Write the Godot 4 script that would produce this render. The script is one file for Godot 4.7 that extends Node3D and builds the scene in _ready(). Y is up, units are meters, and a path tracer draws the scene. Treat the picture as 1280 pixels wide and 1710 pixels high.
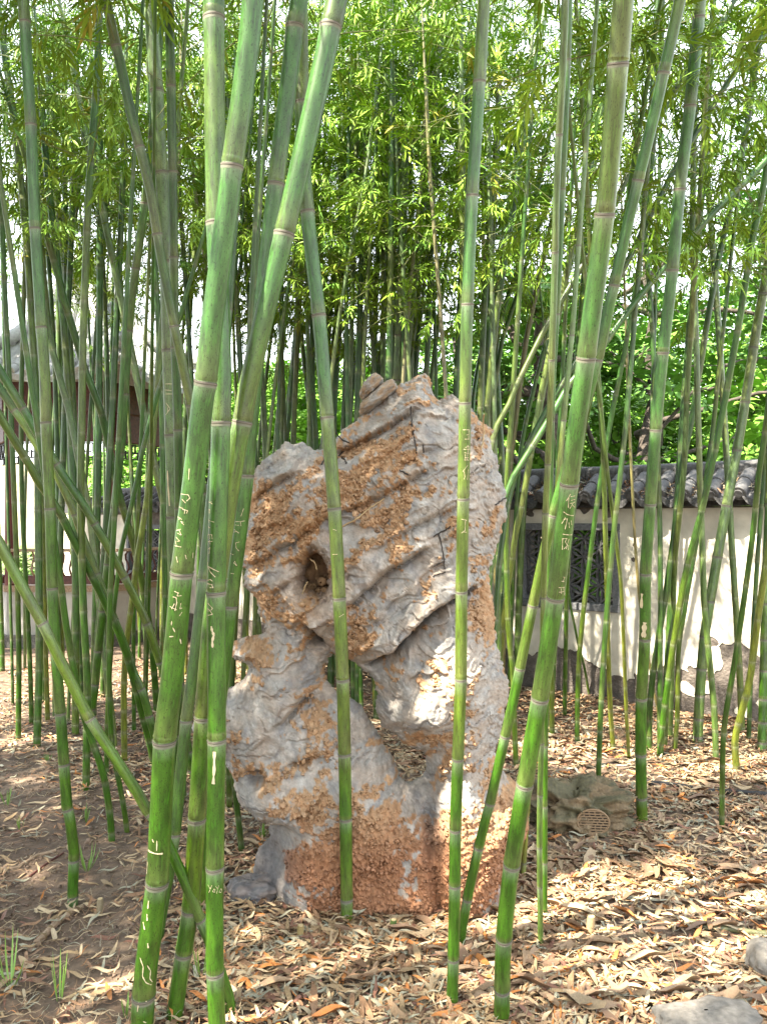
extends Node3D

const F := 1342.0        # focal length in pixels of the 1280 x 1710 photograph
const EYE := 1.5
const TILT := 0.0112
const SUN := Vector3(-0.47, 0.83, 0.32)

var rng := RandomNumberGenerator.new()
var n1 := FastNoiseLite.new()
var n2 := FastNoiseLite.new()
var cell := FastNoiseLite.new()
var M := {}
var spray_meshes: Array[Mesh] = []
var gaps: Array = []
var sun_dir := SUN.normalized()
var culms := {}
var node_ring_mesh: ArrayMesh


# ---------------------------------------------------------------- mesh buffer
class Buf:
	var p := PackedVector3Array()
	var n := PackedVector3Array()
	var c := PackedColorArray()
	var u := PackedVector2Array()
	var ix := PackedInt32Array()

	func v(pos: Vector3, nor: Vector3, col := Color.WHITE, uv := Vector2.ZERO) -> int:
		p.append(pos); n.append(nor); c.append(col); u.append(uv)
		return p.size() - 1

	func tri(a: Vector3, b: Vector3, d: Vector3, nor: Vector3, col := Color.WHITE) -> void:
		var k := p.size()
		for q: Vector3 in [a, b, d]:
			v(q, nor, col, Vector2(q.x + q.z, q.y))
		if (d - a).cross(b - a).dot(nor) > 0.0:
			ix.append_array(PackedInt32Array([k, k + 1, k + 2]))
		else:
			ix.append_array(PackedInt32Array([k, k + 2, k + 1]))

	func quad(a: Vector3, b: Vector3, d: Vector3, e: Vector3, nor: Vector3, col := Color.WHITE) -> void:
		tri(a, b, d, nor, col)
		tri(a, d, e, nor, col)

	# a box with chamfered edges, centred at o with half sizes h and axes ax
	func box(o: Vector3, h: Vector3, ax := Basis.IDENTITY, ch := 0.0, col := Color.WHITE) -> void:
		var k := minf(ch, minf(h.x, minf(h.y, h.z)) * 0.49)
		for axis in 3:
			for s: float in [-1.0, 1.0]:
				var a1 := (axis + 1) % 3
				var a2 := (axis + 2) % 3
				var nn := Vector3.ZERO; nn[axis] = s
				var q: Array[Vector3] = []
				for e: Vector2 in [Vector2(-1, -1), Vector2(1, -1), Vector2(1, 1), Vector2(-1, 1)]:
					var w := Vector3.ZERO
					w[axis] = s * h[axis]; w[a1] = e.x * (h[a1] - k); w[a2] = e.y * (h[a2] - k)
					q.append(o + ax * w)
				quad(q[0], q[1], q[2], q[3], ax * nn, col)
		if k > 0.0:
			for axis in 3:
				var a1 := (axis + 1) % 3
				var a2 := (axis + 2) % 3
				for s1: float in [-1.0, 1.0]:
					for s2: float in [-1.0, 1.0]:
						var w := [Vector3.ZERO, Vector3.ZERO, Vector3.ZERO, Vector3.ZERO]
						for i in 4:
							var t: Vector3 = Vector3.ZERO
							t[axis] = (h[axis] - k) * (-1.0 if i == 0 or i == 3 else 1.0)
							t[a1] = s1 * (h[a1] if i < 2 else h[a1] - k)
							t[a2] = s2 * (h[a2] - k if i < 2 else h[a2])
							w[i] = o + ax * t
						var nn := Vector3.ZERO; nn[a1] = s1; nn[a2] = s2
						quad(w[0], w[1], w[2], w[3], ax * nn.normalized(), col)

	# a tube through the points, one radius and one colour each
	func tube(pts: PackedVector3Array, rad: PackedFloat32Array, sides: int, cols := PackedColorArray(), caps := true, uscale := 1.0) -> void:
		var m := pts.size()
		var t := (pts[1] - pts[0]).normalized()
		var nn := t.cross(Vector3.RIGHT if absf(t.x) < 0.8 else Vector3.UP).normalized()
		var s := 0.0
		var first := p.size()
		for i in m:
			var tt := (pts[mini(i + 1, m - 1)] - pts[maxi(i - 1, 0)]).normalized()
			nn = (nn - tt * nn.dot(tt)).normalized()
			var bb := tt.cross(nn)
			if i > 0:
				s += pts[i].distance_to(pts[i - 1])
			var dr := 0.0
			if m > 1:
				var i0 := maxi(i - 1, 0)
				var i1 := mini(i + 1, m - 1)
				dr = (rad[i1] - rad[i0]) / maxf(pts[i1].distance_to(pts[i0]), 1e-5)
			var col: Color = cols[i] if cols.size() > i else Color.WHITE
			for j in sides + 1:
				var a := TAU * j / sides
				var d := nn * cos(a) + bb * sin(a)
				v(pts[i] + d * rad[i], (d - tt * dr).normalized(), col, Vector2(float(j) / sides * uscale, s))
		for i in m - 1:
			for j in sides:
				var a := first + i * (sides + 1) + j
				var b := a + sides + 1
				ix.append_array(PackedInt32Array([a, b, a + 1, a + 1, b, b + 1]))
		if caps:
			for e in 2:
				var i: int = 0 if e == 0 else m - 1
				var tt: Vector3 = (pts[0] - pts[1]).normalized() if e == 0 else (pts[m - 1] - pts[m - 2]).normalized()
				for j in sides:
					tri(pts[i], p[first + i * (sides + 1) + j], p[first + i * (sides + 1) + j + 1], tt, cols[i] if cols.size() > i else Color.WHITE)

	func mesh(mat: Material) -> ArrayMesh:
		var arr := []
		arr.resize(Mesh.ARRAY_MAX)
		arr[Mesh.ARRAY_VERTEX] = p
		arr[Mesh.ARRAY_NORMAL] = n
		arr[Mesh.ARRAY_COLOR] = c
		arr[Mesh.ARRAY_TEX_UV] = u
		arr[Mesh.ARRAY_INDEX] = ix
		var am := ArrayMesh.new()
		am.add_surface_from_arrays(Mesh.PRIMITIVE_TRIANGLES, arr)
		am.surface_set_material(0, mat)
		return am

	# smooth normals from the faces, for shared vertices
	func smooth() -> void:
		for i in n.size():
			n[i] = Vector3.ZERO
		for k in range(0, ix.size(), 3):
			var a := p[ix[k]]
			var fn := (p[ix[k + 2]] - a).cross(p[ix[k + 1]] - a)
			n[ix[k]] += fn; n[ix[k + 1]] += fn; n[ix[k + 2]] += fn
		for i in n.size():
			n[i] = n[i].normalized()


# ---------------------------------------------------------------- small helpers
func ray(px: float, py: float) -> Vector3:
	var d := Vector3((px - 640.0) / F, (855.0 - py) / F, -1.0).rotated(Vector3.RIGHT, TILT)
	return d / -d.z

func at(px: float, py: float, depth: float) -> Vector3:
	return Vector3(0, EYE, 0) + ray(px, py) * depth

func on_ground(px: float, py: float) -> Vector3:
	var r := ray(px, py)
	var g := Vector3(0, EYE, 0) + r * (EYE / -r.y)
	g.y = ground_y(g.x, g.z)
	return g

func wall_behind(x: float, z: float) -> float:     # metres behind the garden wall's face
	return -(x - 1.16) * -0.634 - (z + 7.4) * 0.773

func ground_y(x: float, z: float) -> float:
	var y := n1.get_noise_2d(x * 60.0, z * 60.0) * 0.03 + n1.get_noise_2d(x * 300.0, z * 300.0) * 0.008
	var b := wall_behind(x, z)
	if b > 1.2:
		y += minf((b - 1.2) * 0.33, 5.0)
	return y

func numbered(called: String) -> String:
	if not has_node(NodePath(called)):
		return called
	var k: int = taken.get(called, 0) + 1
	taken[called] = k
	return "%s_%03d" % [called, k]
var taken := {}

func thing(called: String, label: String, category: String, group := "", where := Vector3.ZERO, turn := 0.0) -> Node3D:
	var o := Node3D.new()
	o.name = numbered(called)
	add_child(o)
	o.position = where
	o.rotation.y = turn
	tag(o, label, category, group)
	return o

func tag(o: Node, label: String, category: String, group := "") -> void:
	o.set_meta("label", label)
	o.set_meta("category", category)
	if group != "":
		o.set_meta("group", group)

func part(called: String, mesh: Mesh, parent: Node, xf := Transform3D.IDENTITY, kind := "") -> MeshInstance3D:
	var o := MeshInstance3D.new()
	o.name = called
	o.mesh = mesh
	if parent == self:
		o.name = numbered(called)
	else:
		var key := "%d %s" % [parent.get_instance_id(), called]
		var k: int = taken.get(key, 0)
		taken[key] = k + 1
		if k > 0:
			o.name = "%s_%03d" % [called, k]
	parent.add_child(o, true)
	o.transform = xf
	if kind != "":
		o.set_meta("kind", kind)
	return o

func many(called: String, mesh: Mesh, parent: Node, xs: Array[Transform3D], cols: PackedColorArray) -> MultiMeshInstance3D:
	var mm := MultiMesh.new()
	mm.transform_format = MultiMesh.TRANSFORM_3D
	mm.use_colors = true
	mm.mesh = mesh
	mm.instance_count = xs.size()
	for i in xs.size():
		mm.set_instance_transform(i, xs[i])
		mm.set_instance_color(i, cols[i])
	var o := MultiMeshInstance3D.new()
	o.name = called if parent != self else numbered(called)
	o.multimesh = mm
	parent.add_child(o, true)
	o.set_meta("kind", "stuff")
	return o

func lin(r: float, g: float, b: float) -> Color:
	return Color(r, g, b).linear_to_srgb()

func grain(freq: float, lo: float, hi: float, octaves := 4, size := 512, kind := FastNoiseLite.TYPE_SIMPLEX_SMOOTH, sd := 3) -> NoiseTexture2D:
	var nz := FastNoiseLite.new()
	nz.noise_type = kind
	nz.frequency = freq
	nz.seed = sd
	nz.fractal_octaves = octaves
	var t := NoiseTexture2D.new()
	t.noise = nz
	t.width = size
	t.height = size
	t.seamless = true
	var g := Gradient.new()
	g.set_color(0, Color(lo, lo, lo))
	g.set_color(1, Color(hi, hi, hi))
	t.color_ramp = g
	return t

func bumps(freq: float, strength: float, octaves := 4, size := 512, kind := FastNoiseLite.TYPE_SIMPLEX_SMOOTH, sd := 5) -> NoiseTexture2D:
	var nz := FastNoiseLite.new()
	nz.noise_type = kind
	nz.frequency = freq
	nz.seed = sd
	nz.fractal_octaves = octaves
	var t := NoiseTexture2D.new()
	t.noise = nz
	t.width = size
	t.height = size
	t.seamless = true
	t.as_normal_map = true
	t.bump_strength = strength
	return t

func mat(col: Color, rough := 0.7, vertex := false, tex: Texture2D = null, nrm: Texture2D = null, tri_scale := 0.0) -> StandardMaterial3D:
	var m := StandardMaterial3D.new()
	m.albedo_color = col
	m.roughness = rough
	m.vertex_color_use_as_albedo = vertex
	if tex:
		m.albedo_texture = tex
	if nrm:
		m.normal_enabled = true
		m.normal_texture = nrm
	if tri_scale > 0.0:
		m.uv1_triplanar = true
		m.uv1_scale = Vector3.ONE * tri_scale
	return m

# the skin of a culm: fine upright fibres, dark specks, rubbed patches, grey lichen
func culm_skin() -> ImageTexture:
	var w := 256
	var h := 1024
	var im := Image.create(w, h, false, Image.FORMAT_RGB8)
	for y in h:
		for x in w:
			var a := TAU * x / w
			var cx := cos(a) * 40.0
			var cz := sin(a) * 40.0
			var fib := n2.get_noise_3d(cx * 30.0, y * 0.6, cz * 30.0)
			var blot := n1.get_noise_3d(cx * 2.2, y * 0.9, cz * 2.2 + 77.0)
			var fine := n1.get_noise_3d(cx * 16.0, y * 9.0, cz * 16.0 + 300.0)
			var k := 0.80 + fib * 0.06 + blot * 0.26 + fine * 0.07
			var c := Color(k, k, k)
			if fine > 0.33:
				c = c.lerp(Color(0.42, 0.36, 0.28), 0.6)
			var scuff := n1.get_noise_3d(cx * 9.0 + 40.0, y * 1.7, cz * 9.0)
			if scuff > 0.25:
				c = c.lerp(Color(0.85, 0.97, 0.78), clampf((scuff - 0.25) * 4.0, 0.0, 0.75))
			im.set_pixel(x, y, c)
	return ImageTexture.create_from_image(im)

func make_materials() -> void:
	M.culm = mat(Color.WHITE, 0.38, true, culm_skin(), null)
	M.culm.uv1_scale = Vector3(1, 0.9, 1)
	M.ring = mat(Color.WHITE, 0.7, true, grain(0.03, 0.7, 1.0), null, 6.0)
	M.twig = mat(lin(0.13, 0.15, 0.05), 0.6)
	M.leaf = mat(Color.WHITE, 0.55, true)
	M.leaf.metallic_specular = 0.3
	M.leaf.cull_mode = BaseMaterial3D.CULL_DISABLED
	M.leaf.backlight = Color(1.0, 1.0, 0.5)
	M.dry = mat(Color.WHITE, 0.65, true, grain(0.03, 0.78, 1.0), null, 9.0)
	M.dry.cull_mode = BaseMaterial3D.CULL_DISABLED
	M.rock = mat(Color.WHITE, 0.88, true, grain(0.02, 0.72, 1.0, 5), bumps(0.03, 5.0, 5), 2.6)
	M.soil = mat(Color.WHITE, 0.95, true, grain(0.015, 0.62, 1.0, 5, 1024), bumps(0.02, 6.0, 5, 1024), 0.9)
	M.plaster = mat(lin(0.66, 0.615, 0.50), 0.9, false, grain(0.006, 0.80, 1.0, 5, 1024), bumps(0.03, 1.2, 4), 0.6)
	M.plinth = mat(lin(0.46, 0.43, 0.38), 0.9, false, grain(0.006, 0.75, 1.0, 5), bumps(0.03, 1.5, 4), 0.6)
	M.render = mat(lin(0.155, 0.13, 0.108), 0.95, false, grain(0.012, 0.7, 1.0, 5), bumps(0.04, 5.0, 4), 1.4)
	M.tile = mat(lin(0.115, 0.113, 0.113), 0.8, true, grain(0.02, 0.6, 1.0, 5), bumps(0.04, 3.0, 4), 3.0)
	M.tile_pale = mat(lin(0.47, 0.47, 0.46), 0.8, true, grain(0.02, 0.7, 1.0, 5), bumps(0.04, 3.0, 4), 2.0)
	M.brick_dark = mat(lin(0.07, 0.07, 0.072), 0.85, false, grain(0.02, 0.6, 1.0, 5), bumps(0.04, 3.0, 4), 3.0)
	M.frame = mat(lin(0.17, 0.175, 0.18), 0.85, false, grain(0.02, 0.7, 1.0, 5), bumps(0.05, 2.0, 4), 3.0)
	M.red_wood = mat(lin(0.11, 0.028, 0.02), 0.6, false, grain(0.02, 0.6, 1.0, 5), null, 2.0)
	M.column = mat(lin(0.13, 0.02, 0.015), 0.5, false, grain(0.02, 0.75, 1.0, 5), null, 2.0)
	M.tan_wood = mat(lin(0.36, 0.25, 0.16), 0.75, false, grain(0.02, 0.7, 1.0, 5), null, 4.0)
	M.stone = mat(lin(0.17, 0.155, 0.135), 0.9, false, grain(0.02, 0.65, 1.0, 5), bumps(0.03, 4.0, 5), 3.0)
	M.bark = mat(lin(0.12, 0.095, 0.075), 0.95, false, grain(0.02, 0.5, 1.0, 5), bumps(0.03, 8.0, 5), 2.0)
	M.mark = mat(lin(0.68, 0.57, 0.36), 0.85, false, grain(0.05, 0.7, 1.0), null, 30.0)
	M.root = mat(lin(0.03, 0.024, 0.02), 0.9)
	M.straw = mat(lin(0.38, 0.27, 0.14), 0.8)
	M.wood_dark = mat(lin(0.035, 0.033, 0.034), 0.8, false, grain(0.02, 0.5, 1.0, 5), bumps(0.03, 4.0, 5), 4.0)
	M.speaker = mat(Color.WHITE, 0.75, true, grain(0.02, 0.6, 1.0, 5), bumps(0.03, 6.0, 5), 5.0)
	M.grille = mat(lin(0.17, 0.105, 0.05), 0.6)
	M.black = mat(lin(0.012, 0.01, 0.009), 0.9)
	M.grass = mat(Color.WHITE, 0.5, true)
	M.grass.cull_mode = BaseMaterial3D.CULL_DISABLED
	M.grass.backlight = Color(0.6, 0.7, 0.3)

func _ready() -> void:
	rng.seed = 4711
	n1.seed = 11; n1.noise_type = FastNoiseLite.TYPE_SIMPLEX_SMOOTH; n1.fractal_octaves = 3; n1.frequency = 0.01
	n2.seed = 23; n2.noise_type = FastNoiseLite.TYPE_SIMPLEX_SMOOTH; n2.fractal_octaves = 1; n2.frequency = 0.01
	cell.seed = 7; cell.noise_type = FastNoiseLite.TYPE_CELLULAR; cell.frequency = 0.01
	cell.cellular_return_type = FastNoiseLite.RETURN_DISTANCE; cell.fractal_octaves = 1

	# camera
	var cam := Camera3D.new()
	cam.name = "camera"
	add_child(cam)
	cam.position = Vector3(0, EYE, 0)
	cam.rotation.x = TILT
	cam.fov = rad_to_deg(2.0 * atan(855.0 / F))
	cam.near = 0.05
	cam.far = 300.0
	cam.current = true
	# sky and exposure
	var env := Environment.new()
	env.background_mode = Environment.BG_SKY
	var sky := ProceduralSkyMaterial.new()
	sky.sky_top_color = Color(0.85, 0.885, 0.93)
	sky.sky_horizon_color = Color(0.93, 0.95, 0.95)
	sky.sky_curve = 0.2
	sky.sky_energy_multiplier = 0.78
	sky.ground_horizon_color = Color(0.5, 0.48, 0.42)
	sky.ground_energy_multiplier = 0.6
	sky.ground_bottom_color = Color(0.4, 0.36, 0.3)
	sky.sun_angle_max = 12.0
	env.sky = Sky.new()
	env.sky.sky_material = sky
	env.tonemap_mode = Environment.TONE_MAPPER_LINEAR
	env.tonemap_exposure = 9.2
	env.sdfgi_enabled = true
	env.ssao_enabled = true
	env.ssil_enabled = true
	var we := WorldEnvironment.new()
	we.name = "world_environment"
	we.environment = env
	add_child(we)
	# sun
	var sun := DirectionalLight3D.new()
	sun.name = "sun"
	sun.light_energy = 1.15
	sun.light_color = Color(1.0, 0.96, 0.89)
	sun.light_angular_distance = 0.5
	sun.shadow_enabled = true
	add_child(sun)
	sun.look_at_from_position(sun_dir * 20.0, Vector3.ZERO, Vector3.UP)

	make_materials()
	make_sprays()
	for g: Array in GAPS:
		gaps.append([on_ground(g[0], g[1]) if g[3] == 0.0 else at(g[0], g[1], g[3]), g[2]])
	build_ground()
	build_wall()
	build_pavilion()
	build_backdrop()
	build_rock()
	build_named_culms()
	build_grove()
	build_shade()
	build_marks()
	build_litter()
	build_small_things()

# leaves left out of the crowns to let sun reach chosen spots: pixel, radius in metres, depth (0: on the ground)
const GAPS := [[935, 1490, 0.26, 0.0], [1010, 1500, 0.18, 0.0], [1150, 1490, 0.18, 0.0], [1080, 1560, 0.10, 0.0], [1230, 1500, 0.20, 0.0], [1180, 1560, 0.12, 0.0],
	[930, 1260, 0.2, 0.0], [1010, 1270, 0.25, 0.0], [1130, 1280, 0.25, 0.0], [1240, 1275, 0.25, 0.0], [30, 1240, 0.15, 0.0], [200, 1130, 0.2, 0.0],
	[715, 1130, 0.09, 3.1], [785, 650, 0.02, 2.3], [773, 850, 0.02, 2.4], [470, 420, 0.05, 2.0], [990, 520, 0.04, 1.9], [870, 1330, 0.02, 2.4], [850, 1200, 0.02, 2.7], [908, 870, 0.02, 2.7],
	[1240, 960, 0.10, 6.1], [260, 60, 0.04, 3.6]]

# ---------------------------------------------------------------- leaves
func leaf_into(b: Buf, o: Vector3, dir: Vector3, up: Vector3, length: float, width: float, bend: float, col := Color.WHITE) -> void:
	var side := dir.cross(up).normalized()
	up = side.cross(dir).normalized()
	var w := [0.25, 1.0, 0.8, 0.0]
	var t := [0.0, 0.3, 0.62, 1.0]
	var k := b.p.size()
	for i in 4:
		var c: Vector3 = o + dir * (t[i] * length) - up * (bend * length * t[i] * t[i])
		var nn: Vector3 = (up + dir * bend * 2.0 * float(t[i])).normalized()
		var h: float = width * 0.5 * w[i]
		b.v(c + side * h + up * h * 0.35, (nn - side * 0.3).normalized(), col, Vector2(0, t[i]))
		b.v(c, nn, col, Vector2(0.5, t[i]))
		b.v(c - side * h + up * h * 0.35, (nn + side * 0.3).normalized(), col, Vector2(1, t[i]))
	for i in 3:
		for j in 2:
			var a := k + i * 3 + j
			b.ix.append_array(PackedInt32Array([a, a + 1, a + 3, a + 1, a + 4, a + 3]))

func make_sprays() -> void:
	for kind in 4:
		var b := Buf.new()
		var m := 6 + kind * 2
		for i in m:
			var t := float(i) / (m - 1)
			var az := (1.0 if i % 2 == 0 else -1.0) * rng.randf_range(0.35, 1.15) * (1.05 - t * 0.75)
			var d := Vector3(cos(az), rng.randf_range(-0.75, 0.15), sin(az)).normalized()
			var up := Vector3(rng.randf_range(-0.4, 0.4), 1, rng.randf_range(-0.5, 0.5)).normalized()
			var sh := rng.randf_range(0.8, 1.25)
			leaf_into(b, Vector3(t * 0.15, -t * t * 0.03, 0), d, up, rng.randf_range(0.075, 0.135), rng.randf_range(0.012, 0.018), rng.randf_range(0.05, 0.35), Color(sh, sh, sh))
		b.tube(PackedVector3Array([Vector3(-0.05, 0.01, 0), Vector3(0.06, 0, 0), Vector3(0.15, -0.03, 0)]), PackedFloat32Array([0.0012, 0.001, 0.0006]), 3, PackedColorArray([Color(0.9, 0.8, 0.6), Color(0.9, 0.8, 0.6), Color(0.9, 0.8, 0.6)]), false)
		spray_meshes.append(b.mesh(M.leaf))

func in_gap(p: Vector3) -> bool:
	for g: Array in gaps:
		var d: Vector3 = p - g[0]
		var along := d.dot(sun_dir)
		if along > 0.0 and (d - sun_dir * along).length_squared() < (g[1] + 0.09) * (g[1] + 0.09):
			return true
	return false

func leaf_tint() -> Color:
	var k := rng.randf()
	var c := Color(0.14, 0.26, 0.022)
	if k < 0.35:
		c = Color(0.19, 0.31, 0.026)
	elif k < 0.45:
		c = Color(0.085, 0.19, 0.025)
	elif k < 0.465:
		c = Color(0.27, 0.27, 0.035)
	var s := rng.randf_range(0.8, 1.2)
	return Color(c.r * s, c.g * s, c.b * s)

# ---------------------------------------------------------------- bamboo
func culm_colour(tone: String, h: float, s_from_node: float, sd: float, bloom: float) -> Color:
	var low := Color(0.058, 0.150, 0.010)
	var high := Color(0.062, 0.162, 0.034)
	match tone:
		"y": low = Color(0.19, 0.22, 0.025); high = Color(0.13, 0.22, 0.06)
		"p": low = Color(0.11, 0.185, 0.04); high = Color(0.13, 0.205, 0.075)
		"d": low = Color(0.05, 0.115, 0.014); high = Color(0.045, 0.115, 0.022)  # dark green; for rear culms backlit shade put into the colour
		"t": low = Color(0.30, 0.24, 0.09); high = Color(0.24, 0.22, 0.12)
	var c := low.lerp(high, clampf((h - 0.9) / 1.2, 0.0, 1.0))
	c = c.lerp(Color(0.24, 0.22, 0.03), clampf(n1.get_noise_2d(sd * 91.0, h * 45.0 + sd) * 1.6 - 0.2, 0.0, 0.3))
	if s_from_node < 0.0:
		c = c.lerp(Color(0.42, 0.47, 0.36), clampf(1.0 + s_from_node / 0.045, 0.0, 1.0) * bloom)
	elif s_from_node < 0.02:
		c = c.lerp(Color(0.16, 0.17, 0.06), 0.45)
	return c

# spec: "wb wt|x:y x:y ...|node y list or -|crown height|tone"
func culm(spec: String, label: String, group: String, id := "", ring_parts := true, dens := 1.0, tall := 5.4) -> Node3D:
	var f := spec.split("|")
	var ws := f[0].split_floats(" ")
	var px := PackedVector2Array()
	for s in f[1].split(" ", false):
		var q := s.split_floats(":")
		px.append(Vector2(q[0], q[1]))
	var hc := f[3].to_float()
	var tone := f[4]
	var base := on_ground(px[0].x, px[0].y)
	var z0 := -base.z
	var z1 := z0 * (ws[2] if ws.size() > 2 else clampf(0.94 * ws[0] / ws[1], 0.7, 1.15))
	var r0 := ws[0] * 0.5 * z0 / F
	var r1 := ws[1] * 0.5 * z1 / F
	# the path through the measured points, in pixels and depth, then in the world
	var m := px.size()
	var py0 := px[0].y
	var py1 := px[m - 1].y
	var pts := PackedVector3Array()
	var pys := PackedFloat32Array()
	var rad := PackedFloat32Array()
	for i in m - 1:
		var a := px[maxi(i - 1, 0)]
		var b := px[i]
		var c := px[i + 1]
		var d := px[mini(i + 2, m - 1)]
		var steps := maxi(2, int(b.distance_to(c) / 25.0))
		for k in steps + (1 if i == m - 2 else 0):
			var t := float(k) / steps
			var q := Vector2(b.cubic_interpolate(c, a, d, t))
			var y := lerpf(b.y, c.y, t)
			var e := (py0 - y) / (py0 - py1)
			pts.append(at(q.x, y, lerpf(z0, z1, e)))
			pys.append(y)
			rad.append(lerpf(r0, r1, e))
	return grow(base, pts, pys, rad, f[2], hc, tone, ws[0], label, group, id, ring_parts, dens, tall)

func culm_world(base: Vector3, top: Vector3, r: float, tone: String, hc: float, dens: float, tall: float, label: String, group: String) -> Node3D:
	var pts := PackedVector3Array()
	var pys := PackedFloat32Array()
	var rad := PackedFloat32Array()
	for i in 9:
		pts.append(base.lerp(top, i / 8.0))
		pys.append(2000.0 - i)
		rad.append(r)
	return grow(base, pts, pys, rad, "-", hc, tone, 14.0, label, group, "", false, dens, tall)

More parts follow.
